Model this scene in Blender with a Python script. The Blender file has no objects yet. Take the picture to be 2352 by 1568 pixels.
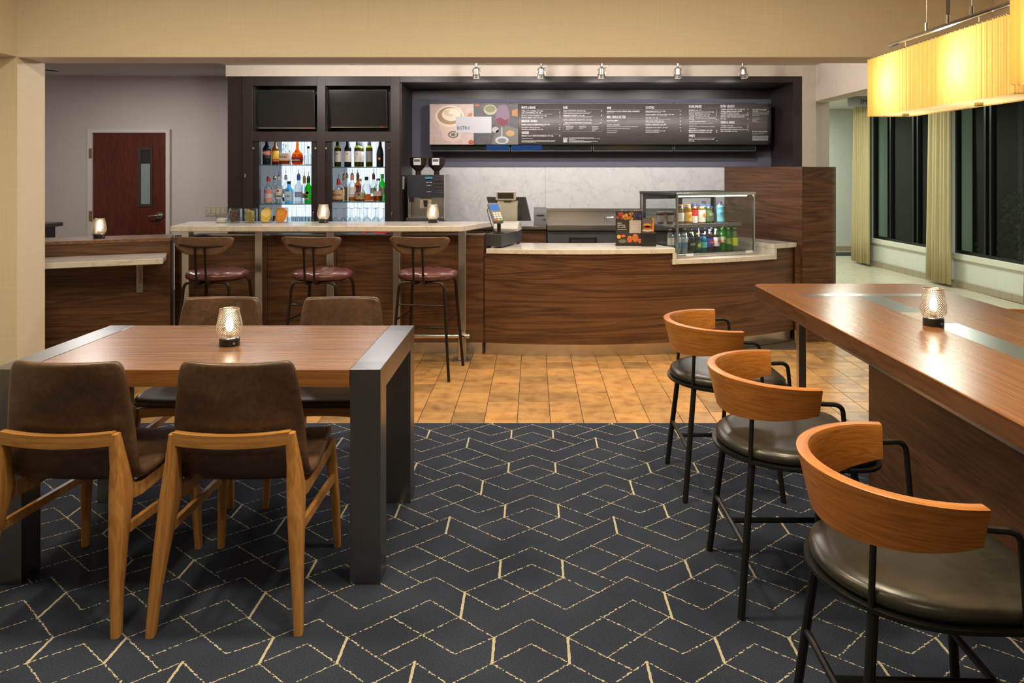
import bpy, bmesh, math, random
from mathutils import Vector, Matrix
random.seed(7)
PI = math.pi
S = bpy.context.scene
COL = S.collection

# ------------------------------------------------------------------ camera
cam_d = bpy.data.cameras.new('camera'); cam = bpy.data.objects.new('camera', cam_d)
COL.objects.link(cam)
cam.location = (0, 0, 1.5); cam.rotation_euler = (PI / 2, 0, 0)
cam_d.sensor_fit = 'HORIZONTAL'; cam_d.sensor_width = 36.0
cam_d.lens = 1690 / 2352 * 36.0
cam_d.shift_x = -50 / 2352; cam_d.shift_y = -394 / 2352
cam_d.clip_start = 0.05; cam_d.clip_end = 60
S.camera = cam

# ------------------------------------------------------------------ world (night outside)
w = bpy.data.worlds.new('night'); S.world = w; w.use_nodes = True
w.node_tree.nodes['Background'].inputs[0].default_value = (0.010, 0.013, 0.018, 1)
w.node_tree.nodes['Background'].inputs[1].default_value = 0.4

# ------------------------------------------------------------------ view
S.view_settings.view_transform = 'Standard'; S.view_settings.look = 'None'
S.view_settings.gamma = 1; S.view_settings.exposure = 0.08
S.view_settings.use_curve_mapping = False
c = S.cycles
c.max_bounces = 7; c.diffuse_bounces = 3; c.glossy_bounces = 3; c.transmission_bounces = 4
c.transparent_max_bounces = 14; c.caustics_reflective = False; c.caustics_refractive = False
c.sample_clamp_indirect = 4.0; c.use_denoising = True
c.use_adaptive_sampling = True; c.adaptive_threshold = 0.08
try: c.denoiser = 'OPENIMAGEDENOISE'
except Exception: pass

# ------------------------------------------------------------------ lamps of the room (recessed downlights, track, corridor)
WARM = (1.0, 0.74, 0.44); SOFT = (1.0, 0.82, 0.54); NEUT = (1.0, 0.93, 0.88); COOL = (0.90, 1.0, 0.86)
def area(name, loc, size, power, col, rot=(0, 0, 0), spread=PI):
    l = bpy.data.lights.new(name, 'AREA'); l.shape = 'DISK'; l.size = size; l.energy = power; l.color = col
    l.spread = spread
    o = bpy.data.objects.new(name, l); o.location = loc; o.rotation_euler = rot; COL.objects.link(o); return o
def spot(name, loc, target, power, col, angle=70, blend=0.7, radius=0.04):
    l = bpy.data.lights.new(name, 'SPOT'); l.energy = power; l.color = col
    l.spot_size = math.radians(angle); l.spot_blend = blend; l.shadow_soft_size = radius
    o = bpy.data.objects.new(name, l); o.location = loc
    o.rotation_euler = (Vector(target) - Vector(loc)).to_track_quat('-Z', 'Y').to_euler(); COL.objects.link(o); return o
def point(name, loc, power, col, radius=0.02, parent=None):
    l = bpy.data.lights.new(name, 'POINT'); l.energy = power; l.color = col; l.shadow_soft_size = radius
    o = bpy.data.objects.new(name, l); o.location = loc; COL.objects.link(o); o.parent = parent; return o
# front room ceiling
for i, (x, y, p) in enumerate([(-2.2, 2.7, 36), (-0.5, 2.7, 38), (0.9, 2.8, 32), (-1.2, 1.5, 28), (0.4, 1.6, 32), (0.0, -0.5, 18)]):
    area('front_downlight', (x, y, 2.93), 0.30, p, SOFT)
# ceiling over the tiled strip
for i, (x, p) in enumerate([(-1.0, 48), (0.35, 108), (1.35, 92), (2.3, 32)]):
    spot('strip_downlight', (x, 5.15, 2.55), (x, 5.1, 0), p, WARM, 100, 0.9, 0.06)
# over the bar and the working aisle
for x, p in [(-2.4, 26), (-1.3, 28), (-0.1, 29), (1.1, 31), (1.9, 9)]:
    point('bar_light', (x, 6.35, 2.46), p, NEUT, 0.07)
# left hall
area('hall_downlight', (-4.6, 7.6, 2.64), 0.3, 36, NEUT)
# window corridor
for y, p in [(12.6, 40), (10.2, 46), (7.6, 40), (4.6, 22)]:
    area('corridor_light', (4.2, y, 2.58), 0.5, p, COOL)

# ------------------------------------------------------------------ geometry helpers
class MB:
    def __init__(s): s.v = []; s.f = []
    def add(s, vs, fs):
        o = len(s.v); s.v += [tuple(p) for p in vs]; s.f += [tuple(i + o for i in f) for f in fs]; return s
    def box(s, x0, x1, y0, y1, z0, z1, b=0.0):
        if x0 > x1: x0, x1 = x1, x0
        if y0 > y1: y0, y1 = y1, y0
        if z0 > z1: z0, z1 = z1, z0
        if b <= 0:
            vs = [(x, y, z) for z in (z0, z1) for y in (y0, y1) for x in (x0, x1)]
            return s.add(vs, [(0, 2, 3, 1), (4, 5, 7, 6), (0, 1, 5, 4), (2, 6, 7, 3), (0, 4, 6, 2), (1, 3, 7, 5)])
        b = min(b, (x1 - x0) * .45, (y1 - y0) * .45, (z1 - z0) * .45)
        vs = []; idx = {}
        for i, (sx, sy, sz) in enumerate([(a, bb, cc) for a in (0, 1) for bb in (0, 1) for cc in (0, 1)]):
            cx, cy, cz = (x0, x1)[sx], (y0, y1)[sy], (z0, z1)[sz]
            ix, iy, iz = cx + (b, -b)[sx], cy + (b, -b)[sy], cz + (b, -b)[sz]
            for ax, p in enumerate([(cx, iy, iz), (ix, cy, iz), (ix, iy, cz)]):
                idx[(sx, sy, sz, ax)] = len(vs); vs.append(p)
        fs = []
        for ax in range(3):
            o = [k for k in range(3) if k != ax]
            for sd in (0, 1):
                q = []
                for a, bb in ((0, 0), (1, 0), (1, 1), (0, 1)):
                    t = [0, 0, 0]; t[ax] = sd; t[o[0]] = a; t[o[1]] = bb; q.append(idx[(*t, ax)])
                fs.append(tuple(q))
        for ax in range(3):
            o = [k for k in range(3) if k != ax]
            for a in (0, 1):
                for bb in (0, 1):
                    t0 = [0, 0, 0]; t0[o[0]] = a; t0[o[1]] = bb; t1 = list(t0); t1[ax] = 1
                    fs.append((idx[(*t0, o[0])], idx[(*t1, o[0])], idx[(*t1, o[1])], idx[(*t0, o[1])]))
        for sx in (0, 1):
            for sy in (0, 1):
                for sz in (0, 1):
                    fs.append(tuple(idx[(sx, sy, sz, k)] for k in range(3)))
        return s.add(vs, fs)
    def loft(s, rings, closed=True, cap=True, loop=False):
        n = len(rings[0]); vs = [p for r in rings for p in r]; fs = []
        m = len(rings)
        for i in range(m if loop else m - 1):
            j = (i + 1) % m
            for k in range(n if closed else n - 1):
                l = (k + 1) % n
                fs.append((i * n + k, i * n + l, j * n + l, j * n + k))
        if cap and closed and not loop:
            fs.append(tuple(range(n - 1, -1, -1))); fs.append(tuple(range((m - 1) * n, m * n)))
        return s.add(vs, fs)
    def prism(s, poly, z0, z1, b=0.0):
        if b <= 0:
            return s.loft([[(x, y, z0) for x, y in poly], [(x, y, z1) for x, y in poly]])
        q = inset(poly, b)
        return s.loft([[(x, y, z0) for x, y in q], [(x, y, z0 + b) for x, y in poly],
                       [(x, y, z1 - b) for x, y in poly], [(x, y, z1) for x, y in q]])
    def tube(s, pts, r, n=8, cap=True):
        pts = [Vector(p) for p in pts]; rings = []; nrm = None
        for i, p in enumerate(pts):
            t = (pts[min(i + 1, len(pts) - 1)] - pts[max(i - 1, 0)]).normalized()
            if nrm is None:
                a = Vector((0, 0, 1)) if abs(t.z) < .9 else Vector((1, 0, 0))
                nrm = t.cross(a).normalized()
            else:
                nrm = (nrm - t * nrm.dot(t)).normalized()
            bi = t.cross(nrm)
            rr = r[i] if isinstance(r, (list, tuple)) else r
            rings.append([p + (nrm * math.cos(2 * PI * k / n) + bi * math.sin(2 * PI * k / n)) * rr for k in range(n)])
        return s.loft(rings, cap=cap)
    def lathe(s, prof, n=24, c=(0, 0, 0), sq=0, cap=True):
        rings = []
        for r, z in prof:
            ring = []
            for k in range(n):
                a = 2 * PI * (k + .5) / n; ca, sa = math.cos(a), math.sin(a)
                q = 1.0
                if sq: q = 1.0 / (abs(ca) ** sq + abs(sa) ** sq) ** (1.0 / sq)
                ring.append((c[0] + r * q * ca, c[1] + r * q * sa, c[2] + z))
            rings.append(ring)
        return s.loft(rings, cap=cap)
    def bar(s, a, b, w, d, up=(0, 0, 1)):
        a, b = Vector(a), Vector(b); t = (b - a).normalized(); u = Vector(up)
        x = t.cross(u)
        if x.length < 1e-4: x = t.cross(Vector((0, 1, 0)))
        x.normalize(); y = x.cross(t)
        return s.loft([[p + x * sx * w / 2 + y * sy * d / 2 for sx, sy in ((-1, -1), (1, -1), (1, 1), (-1, 1))] for p in (a, b)])
    def quad(s, *p): return s.add(p, [tuple(range(len(p)))])
    def xf(s, m): s.v = [tuple(m @ Vector(p)) for p in s.v]; return s
    def join(s, o): return s.add(o.v, o.f)

def inset(poly, b):
    n = len(poly); out = []
    ar = sum(poly[i][0] * poly[(i + 1) % n][1] - poly[(i + 1) % n][0] * poly[i][1] for i in range(n))
    sg = 1 if ar > 0 else -1
    for i in range(n):
        p0, p1, p2 = Vector(poly[i - 1]), Vector(poly[i]), Vector(poly[(i + 1) % n])
        e1 = (p1 - p0).normalized(); e2 = (p2 - p1).normalized()
        n1 = Vector((-e1.y, e1.x)) * sg; n2 = Vector((-e2.y, e2.x)) * sg
        h = n1 + n2; l = h.length
        if l < 1e-6: out.append(tuple(p1 + n1 * b)); continue
        h /= l; out.append(tuple(p1 + h * (b / max(.35, h.dot(n1)))))
    return out

def fillet(pts, r, n=5):
    pts = [Vector(p) for p in pts]; out = [pts[0]]
    for i in range(1, len(pts) - 1):
        a, b, c = pts[i - 1], pts[i], pts[i + 1]
        d1, d2 = (a - b), (c - b); q = min(r, d1.length * .48, d2.length * .48)
        p0 = b + d1.normalized() * q; p2 = b + d2.normalized() * q
        for k in range(n + 1):
            t = k / n; out.append(p0 * (1 - t) ** 2 + b * 2 * t * (1 - t) + p2 * t * t)
    out.append(pts[-1]); return out

def rrect(x0, x1, y0, y1, r, n=6):
    out = []
    for cx, cy, a0 in ((x1 - r, y0 + r, -PI / 2), (x1 - r, y1 - r, 0), (x0 + r, y1 - r, PI / 2), (x0 + r, y0 + r, PI)):
        for k in range(n + 1):
            a = a0 + PI / 2 * k / n; out.append((cx + r * math.cos(a), cy + r * math.sin(a)))
    return out

def obj(name, mb, m, parent=None, smooth=True, ang=35, loc=None, uv=None):
    me = bpy.data.meshes.new(name)
    me.from_pydata([tuple(p) for p in mb.v], [], mb.f)
    bm = bmesh.new(); bm.from_mesh(me)
    bmesh.ops.recalc_face_normals(bm, faces=bm.faces); bm.to_mesh(me); bm.free()
    if smooth:
        me.polygons.foreach_set('use_smooth', [True] * len(me.polygons))
        me.set_sharp_from_angle(angle=math.radians(ang))
    if m is not None: me.materials.append(m)
    if uv:
        ul = me.uv_layers.new(name='grain')
        for lp in me.loops: ul.data[lp.index].uv = uv(me.vertices[lp.vertex_index].co)
    o = bpy.data.objects.new(name, me); COL.objects.link(o)
    if parent is not None: o.parent = parent
    if loc: o.location = loc
    return o
def tag(o, label, cat, group=None):
    o['label'] = label; o['category'] = cat
    if group: o['group'] = group
    return o
def thing(name, label, cat, loc=(0, 0, 0), rz=0.0, group=None):
    o = bpy.data.objects.new(name, None); COL.objects.link(o); o.empty_display_size = .05
    o.location = loc; o.rotation_euler = (0, 0, rz)
    return tag(o, label, cat, group)
def single(name, mb, m, label, cat, group=None, **k):
    return tag(obj(name, mb, m, **k), label, cat, group)
def struct(name, mb, m, label=None, **k):
    o = obj(name, mb, m, **k); o['kind'] = 'structure'
    if label: o['label'] = label
    return o
def copy_tree(o, parent=None):
    q = o.copy(); COL.objects.link(q); q.parent = parent
    for ch in list(o.children): copy_tree(ch, q)
    return q
def dup(o, label, loc, rz=None):
    q = copy_tree(o); q['label'] = label; q.location = loc
    if rz is not None: q.rotation_euler = (0, 0, rz)
    return q

_fc = None
def text(mb, string, x, z, cap, width=None, y=0.0, align='L', bold=0.0):
    """flat lettering in the XZ plane facing -Y, x/z = left end of the base line"""
    cu = bpy.data.curves.new('lettering', 'FONT'); cu.body = string; cu.size = 1; cu.resolution_u = 1
    cu.offset = bold
    o = bpy.data.objects.new('lettering', cu)
    me = bpy.data.meshes.new_from_object(o)
    vs = [tuple(p.co) for p in me.vertices]; fs = [tuple(p.vertices) for p in me.polygons]
    bpy.data.objects.remove(o); bpy.data.curves.remove(cu); bpy.data.meshes.remove(me)
    if not vs: return 0
    x0 = min(p[0] for p in vs); x1 = max(p[0] for p in vs)
    k = cap / 0.70; kx = k if width is None else width / (x1 - x0)
    wd = (x1 - x0) * kx
    sh = {'L': 0, 'C': -wd / 2, 'R': -wd}[align]
    mb.add([(x + sh + (p[0] - x0) * kx, y, z + p[1] * k) for p in vs], fs)
    return wd

# ------------------------------------------------------------------ materials
def newmat(name):
    m = bpy.data.materials.new(name); m.use_nodes = True
    nt = m.node_tree; return m, nt, nt.nodes['Principled BSDF']
def nd(nt, t, **k):
    n = nt.nodes.new(t)
    for a, b in k.items(): setattr(n, a, b)
    return n
def lk(nt, a, b): nt.links.new(a, b)
def mp(nt, scale=(1, 1, 1), rot=(0, 0, 0), rnd=False, uv=False):
    tc = nd(nt, 'ShaderNodeTexCoord'); m = nd(nt, 'ShaderNodeMapping')
    m.inputs['Scale'].default_value = scale; m.inputs['Rotation'].default_value = rot
    if rnd:
        oi = nd(nt, 'ShaderNodeObjectInfo'); a = nd(nt, 'ShaderNodeVectorMath', operation='ADD')
        sc = nd(nt, 'ShaderNodeVectorMath', operation='SCALE'); sc.inputs[0].default_value = (17, 31, 23)
        lk(nt, oi.outputs['Random'], sc.inputs['Scale'])
        lk(nt, tc.outputs['Object'], a.inputs[0]); lk(nt, sc.outputs[0], a.inputs[1]); lk(nt, a.outputs[0], m.inputs['Vector'])
    else:
        lk(nt, tc.outputs['UV' if uv else 'Object'], m.inputs['Vector'])
    return m.outputs['Vector']
def noise(nt, vec, scale, detail=4, rough=.55, dist=0.0):
    n = nd(nt, 'ShaderNodeTexNoise'); n.inputs['Scale'].default_value = scale; n.inputs['Detail'].default_value = detail
    n.inputs['Roughness'].default_value = rough; n.inputs['Distortion'].default_value = dist
    lk(nt, vec, n.inputs['Vector']); return n.outputs['Fac']
def ramp(nt, fac, stops):
    r = nd(nt, 'ShaderNodeValToRGB'); e = r.color_ramp.elements
    while len(e) < len(stops): e.new(.5)
    for q, (p, col) in zip(e, stops): q.position = p; q.color = (*col, 1) if len(col) == 3 else col
    lk(nt, fac, r.inputs['Fac']); return r.outputs['Color']
def mixc(nt, a, b, fac, mode='MIX'):
    m = nd(nt, 'ShaderNodeMix', data_type='RGBA', blend_type=mode)
    for s_, v_ in ((m.inputs[6], a), (m.inputs[7], b), (m.inputs[0], fac)):
        if isinstance(v_, (int, float)): s_.default_value = v_
        elif isinstance(v_, tuple): s_.default_value = (*v_, 1)
        else: lk(nt, v_, s_)
    return m.outputs[2]
def math_(nt, op, a, b=None, cl=False):
    m = nd(nt, 'ShaderNodeMath', operation=op); m.use_clamp = cl
    for s_, v_ in ((m.inputs[0], a), (m.inputs[1], b)):
        if v_ is None: continue
        if isinstance(v_, (int, float)): s_.default_value = v_
        else: lk(nt, v_, s_)
    return m.outputs[0]
def bump(nt, p, h, strength=.2, dist=.002):
    b = nd(nt, 'ShaderNodeBump'); b.inputs['Strength'].default_value = strength; b.inputs['Distance'].default_value = dist
    lk(nt, h, b.inputs['Height']); lk(nt, b.outputs[0], p.inputs['Normal'])

def plain(name, col, rough=.5, metal=0.0, spec=.5, coat=0.0, var=0.0, emit=0.0):
    m, nt, p = newmat(name)
    p.inputs['Base Color'].default_value = (*col, 1); p.inputs['Roughness'].default_value = rough
    p.inputs['Metallic'].default_value = metal; p.inputs['Specular IOR Level'].default_value = spec
    p.inputs['Coat Weight'].default_value = coat
    if var:
        v = mp(nt); f = noise(nt, v, 18, 3)
        lk(nt, ramp(nt, f, [(.3, tuple(x * (1 - var) for x in col)), (.7, tuple(min(1, x * (1 + var)) for x in col))]), p.inputs['Base Color'])
    if emit:
        p.inputs['Emission Color'].default_value = (*col, 1); p.inputs['Emission Strength'].default_value = emit
    return m
def wood(name, dark, light, grain='X', rough=.35, scale=1.0, coat=0.0, rnd=False, spec=.5, stretch=1.0, uv=False):
    m, nt, p = newmat(name)
    long_, cross = .55 * scale * stretch, 9 * scale
    sc = {'X': (long_, cross, cross), 'Y': (cross, long_, cross), 'Z': (cross, cross, long_)}[grain]
    if uv: sc = (long_, cross, 1.0)
    v = mp(nt, sc, rnd=rnd, uv=uv)
    f1 = noise(nt, v, 1.1, 5, .55, 1.6)
    rings = math_(nt, 'FRACT', math_(nt, 'MULTIPLY', f1, 7.0))
    rings = math_(nt, 'ABSOLUTE', math_(nt, 'SUBTRACT', rings, .5))
    fine = noise(nt, mp(nt, tuple(q * 7 for q in sc), rnd=rnd, uv=uv), 1.5, 3, .7)
    f = math_(nt, 'ADD', math_(nt, 'MULTIPLY', rings, .9), math_(nt, 'MULTIPLY', fine, .75))
    mid = tuple((a + b) / 2 for a, b in zip(dark, light))
    lk(nt, ramp(nt, f, [(.25, dark), (.55, mid), (.85, light)]), p.inputs['Base Color'])
    p.inputs['Roughness'].default_value = rough; p.inputs['Coat Weight'].default_value = coat
    p.inputs['Coat Roughness'].default_value = .12; p.inputs['Specular IOR Level'].default_value = spec
    if rough > .3: bump(nt, p, fine, .03, .0006)
    return m
def steel(name, col=(.55, .54, .53), rough=.28, grain='X', streak=.05):
    m, nt, p = newmat(name)
    sc = {'X': (3, 700, 700), 'Y': (700, 3, 700), 'Z': (700, 700, 3)}[grain]
    f = noise(nt, mp(nt, sc), 1.0, 1)
    lk(nt, ramp(nt, f, [(.3, tuple(x * (1 - streak) for x in col)), (.7, tuple(min(1, x * (1 + streak)) for x in col))]), p.inputs['Base Color'])
    p.inputs['Metallic'].default_value = 1.0
    p.inputs['Roughness'].default_value = rough
    return m
def marble(name, base, vein, rough=.12, scale=1.0):
    m, nt, p = newmat(name)
    v = mp(nt, (scale,) * 3)
    f = noise(nt, v, 3.4, 9, .66, .5)
    vein1 = math_(nt, 'ABSOLUTE', math_(nt, 'SUBTRACT', f, .5))
    g = noise(nt, v, 14, 5, .6, .6)
    c1 = ramp(nt, vein1, [(0.0, vein), (.008, tuple((a * 2 + b) / 3 for a, b in zip(base, vein))), (.03, base)])
    c2 = ramp(nt, g, [(.35, tuple(x * .84 for x in base)), (.62, base)])
    lk(nt, mixc(nt, c1, c2, .5), p.inputs['Base Color'])
    p.inputs['Roughness'].default_value = rough; return m
def fabricwall(name, col, var=.05):
    m, nt, p = newmat(name)
    f1 = noise(nt, mp(nt, (3, 3, 240)), 1, 2); f2 = noise(nt, mp(nt, (240, 240, 3)), 1, 2)
    f = math_(nt, 'MULTIPLY', math_(nt, 'ADD', f1, f2), .5)
    lk(nt, ramp(nt, f, [(.35, tuple(x * (1 - var) for x in col)), (.65, tuple(min(1, x * (1 + var)) for x in col))]), p.inputs['Base Color'])
    p.inputs['Roughness'].default_value = .8; bump(nt, p, f, .15, .001); return m
def leather(name, col, worn, rough=.38, amount=.5):
    m, nt, p = newmat(name)
    v = mp(nt, rnd=True)
    f = noise(nt, v, 5, 6, .6, .5); s_ = noise(nt, v, 38, 6, .7, 1.0)
    ff = math_(nt, 'ADD', math_(nt, 'MULTIPLY', f, .6), math_(nt, 'MULTIPLY', s_, .4))
    lk(nt, ramp(nt, ff, [(.34, col), (.5, tuple((a + b * amount) / (1 + amount) for a, b in zip(col, worn))), (.68, worn)]), p.inputs['Base Color'])
    lk(nt, ramp(nt, ff, [(.3, (rough * .92,) * 3), (.75, (rough * 1.12,) * 3)]), p.inputs['Roughness'])
    bump(nt, p, noise(nt, v, 180, 3), .12, .001); return m
def glassy(name, tint=(1, 1, 1), refl=1.0, rough=.02, ior=1.45, body=0.0, rim=0.0):
    """clear or tinted thin glass: tinted see-through plus mirror reflection by angle"""
    m = bpy.data.materials.new(name); m.use_nodes = True; nt = m.node_tree
    for n in list(nt.nodes): nt.nodes.remove(n)
    out = nd(nt, 'ShaderNodeOutputMaterial'); tr = nd(nt, 'ShaderNodeBsdfTransparent'); gl = nd(nt, 'ShaderNodeBsdfGlossy')
    tr.inputs[0].default_value = (*tint, 1); gl.inputs['Roughness'].default_value = rough
    fr = nd(nt, 'ShaderNodeFresnel'); ge = nd(nt, 'ShaderNodeNewGeometry')
    io = math_(nt, 'MULTIPLY_ADD', ge.outputs['Backfacing'], 1 / ior - ior); io.node.inputs[2].default_value = ior; lk(nt, io, fr.inputs[0])
    mx = nd(nt, 'ShaderNodeMixShader'); lk(nt, math_(nt, 'MULTIPLY', fr.outputs[0], refl, True), mx.inputs[0])
    lk(nt, tr.outputs[0], mx.inputs[1]); lk(nt, gl.outputs[0], mx.inputs[2])
    if rim:   # tint darkens towards the outline, standing in for dark refracted edges
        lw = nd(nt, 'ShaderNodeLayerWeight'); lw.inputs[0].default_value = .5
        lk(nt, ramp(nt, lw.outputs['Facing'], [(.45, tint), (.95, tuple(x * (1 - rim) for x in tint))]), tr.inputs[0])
    last = mx.outputs[0]
    if body:
        df = nd(nt, 'ShaderNodeBsdfDiffuse'); df.inputs[0].default_value = (*tint, 1)
        m2 = nd(nt, 'ShaderNodeMixShader'); m2.inputs[0].default_value = body
        lk(nt, last, m2.inputs[1]); lk(nt, df.outputs[0], m2.inputs[2]); last = m2.outputs[0]
    lk(nt, last, out.inputs[0]); return m
def emissive(name, col, strength):
    m = bpy.data.materials.new(name); m.use_nodes = True; nt = m.node_tree
    for n in list(nt.nodes): nt.nodes.remove(n)
    out = nd(nt, 'ShaderNodeOutputMaterial'); e = nd(nt, 'ShaderNodeEmission')
    e.inputs[0].default_value = (*col, 1); e.inputs[1].default_value = strength; lk(nt, e.outputs[0], out.inputs[0]); return m
def translucent(name, col, mix=.5, rough=.8):
    m = bpy.data.materials.new(name); m.use_nodes = True; nt = m.node_tree
    for n in list(nt.nodes): nt.nodes.remove(n)
    out = nd(nt, 'ShaderNodeOutputMaterial'); a = nd(nt, 'ShaderNodeBsdfTranslucent'); b = nd(nt, 'ShaderNodeBsdfDiffuse')
    f = noise(nt, mp(nt, (90, 90, 2)), 1, 2)
    cc = ramp(nt, f, [(.3, tuple(x * .82 for x in col)), (.7, col)])
    lk(nt, cc, a.inputs[0]); lk(nt, cc, b.inputs[0])
    mx = nd(nt, 'ShaderNodeMixShader'); mx.inputs[0].default_value = mix
    lk(nt, b.outputs[0], mx.inputs[1]); lk(nt, a.outputs[0], mx.inputs[2]); lk(nt, mx.outputs[0], out.inputs[0]); return m

def carpet_mat():
    m, nt, p = newmat('navy_carpet')
    tc = nd(nt, 'ShaderNodeTexCoord')
    wob = nd(nt, 'ShaderNodeTexNoise'); wob.inputs['Scale'].default_value = 55; wob.inputs['Detail'].default_value = 2
    lk(nt, tc.outputs['Object'], wob.inputs['Vector'])
    ws = nd(nt, 'ShaderNodeVectorMath', operation='MULTIPLY_ADD'); ws.inputs[1].default_value = (.006, .006, 0); ws.inputs[2].default_value = (-.003, -.003, 0)
    lk(nt, wob.outputs['Color'], ws.inputs[0])
    ad = nd(nt, 'ShaderNodeVectorMath', operation='ADD'); lk(nt, tc.outputs['Object'], ad.inputs[0]); lk(nt, ws.outputs[0], ad.inputs[1])
    sx = nd(nt, 'ShaderNodeSeparateXYZ'); lk(nt, ad.outputs[0], sx.inputs[0])
    a, PX, PY = .118, .708, .4695
    X0 = -.009 - a
    u = math_(nt, 'FLOORED_MODULO', math_(nt, 'SUBTRACT', sx.outputs[0], X0), PX)
    u = math_(nt, 'ADD', u, -a)
    vv = math_(nt, 'SUBTRACT', sx.outputs[1], 2.511)
    v1 = math_(nt, 'FLOORED_MODULO', vv, PY); v2 = math_(nt, 'FLOORED_MODULO', vv, 2 * PY)
    def comb(q):
        n = nd(nt, 'ShaderNodeCombineXYZ'); lk(nt, u, n.inputs[0]); lk(nt, q, n.inputs[1]); return n.outputs[0]
    P1, P2 = comb(v1), comb(v2)
    def seg(P, A, B):
        A = Vector((A[0] * a, A[1], 0)); B = Vector((B[0] * a, B[1], 0)); d = B - A
        s1 = nd(nt, 'ShaderNodeVectorMath', operation='SUBTRACT'); lk(nt, P, s1.inputs[0]); s1.inputs[1].default_value = A
        dt = nd(nt, 'ShaderNodeVectorMath', operation='DOT_PRODUCT'); lk(nt, s1.outputs[0], dt.inputs[0]); dt.inputs[1].default_value = d / d.length_squared
        h = math_(nt, 'MULTIPLY', dt.outputs['Value'], 1.0, True)
        sc = nd(nt, 'ShaderNodeVectorMath', operation='SCALE'); sc.inputs[0].default_value = d; lk(nt, h, sc.inputs['Scale'])
        di = nd(nt, 'ShaderNodeVectorMath', operation='DISTANCE'); lk(nt, s1.outputs[0], di.inputs[0]); lk(nt, sc.outputs[0], di.inputs[1])
        return di.outputs['Value']
    def mn(l):
        r = l[0]
        for q in l[1:]: r = math_(nt, 'MINIMUM', r, q)
        return r
    th = [((-1, .196), (1, 0)), ((1, .196), (-1, 0)), ((-1, .319), (0, .417)), ((0, .417), (1, .319)), ((-1, .196), (0, .289)), ((0, .289), (1, .196)),
          ((1, 0), (3, .202)), ((1, .196), (2, .099)), ((1, .319), (2.62, .163)), ((3, .202), (5, 0)), ((5, .196), (4, .104)),
          ((1, .319), (3, .526)), ((3, .526), (5, .319)), ((2, .431), (4, .239)), ((4, .239), (5, .319)), ((2, .224), (4, .434)),
          ((2.4, -.005), (3, .0565)), ((3, .0565), (3.6, -.005))]
    thin = mn([seg(P1, *s_) for s_ in th])
    tk = [((-1, .196), (-1, .319)), ((1, .196), (1, .319)), ((5, .196), (5, .319)), ((-1, .196 + PY), (-1, .319 + PY)), ((1, .196 + PY), (1, .319 + PY)), ((5, .196 + PY), (5, .319 + PY)),
          ((3, .526), (3, .673)), ((4, -.05), (4, .104)), ((4, -.05 + 2 * PY), (4, .104 + 2 * PY))]
    thick = mn([seg(P2, *s_) for s_ in tk])
    dots = nd(nt, 'ShaderNodeTexNoise'); dots.inputs['Scale'].default_value = 120; dots.inputs['Detail'].default_value = 1
    lk(nt, tc.outputs['Object'], dots.inputs['Vector'])
    wd = math_(nt, 'MULTIPLY_ADD', dots.outputs['Fac'], .0145); wd.node.inputs[2].default_value = -.0058
    on1 = math_(nt, 'LESS_THAN', thin, wd); on2 = math_(nt, 'LESS_THAN', thick, .0043)
    on = math_(nt, 'MAXIMUM', on1, on2)
    pile = nd(nt, 'ShaderNodeTexNoise'); pile.inputs['Scale'].default_value = 260; pile.inputs['Detail'].default_value = 3
    lk(nt, tc.outputs['Object'], pile.inputs['Vector'])
    big = nd(nt, 'ShaderNodeTexNoise'); big.inputs['Scale'].default_value = 3; lk(nt, tc.outputs['Object'], big.inputs['Vector'])
    navy = ramp(nt, pile.outputs['Fac'], [(.3, (.014, .019, .034)), (.7, (.042, .053, .086))])
    navy = mixc(nt, navy, ramp(nt, big.outputs['Fac'], [(.3, (.8, .8, .8)), (.7, (1.15, 1.12, 1.1))]), 1.0, 'MULTIPLY')
    gold = ramp(nt, pile.outputs['Fac'], [(.3, (.27, .24, .16)), (.7, (.58, .54, .42))])
    lk(nt, mixc(nt, navy, gold, on), p.inputs['Base Color'])
    p.inputs['Roughness'].default_value = .95; p.inputs['Specular IOR Level'].default_value = .1
    bump(nt, p, pile.outputs['Fac'], .5, .004)
    return m
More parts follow.
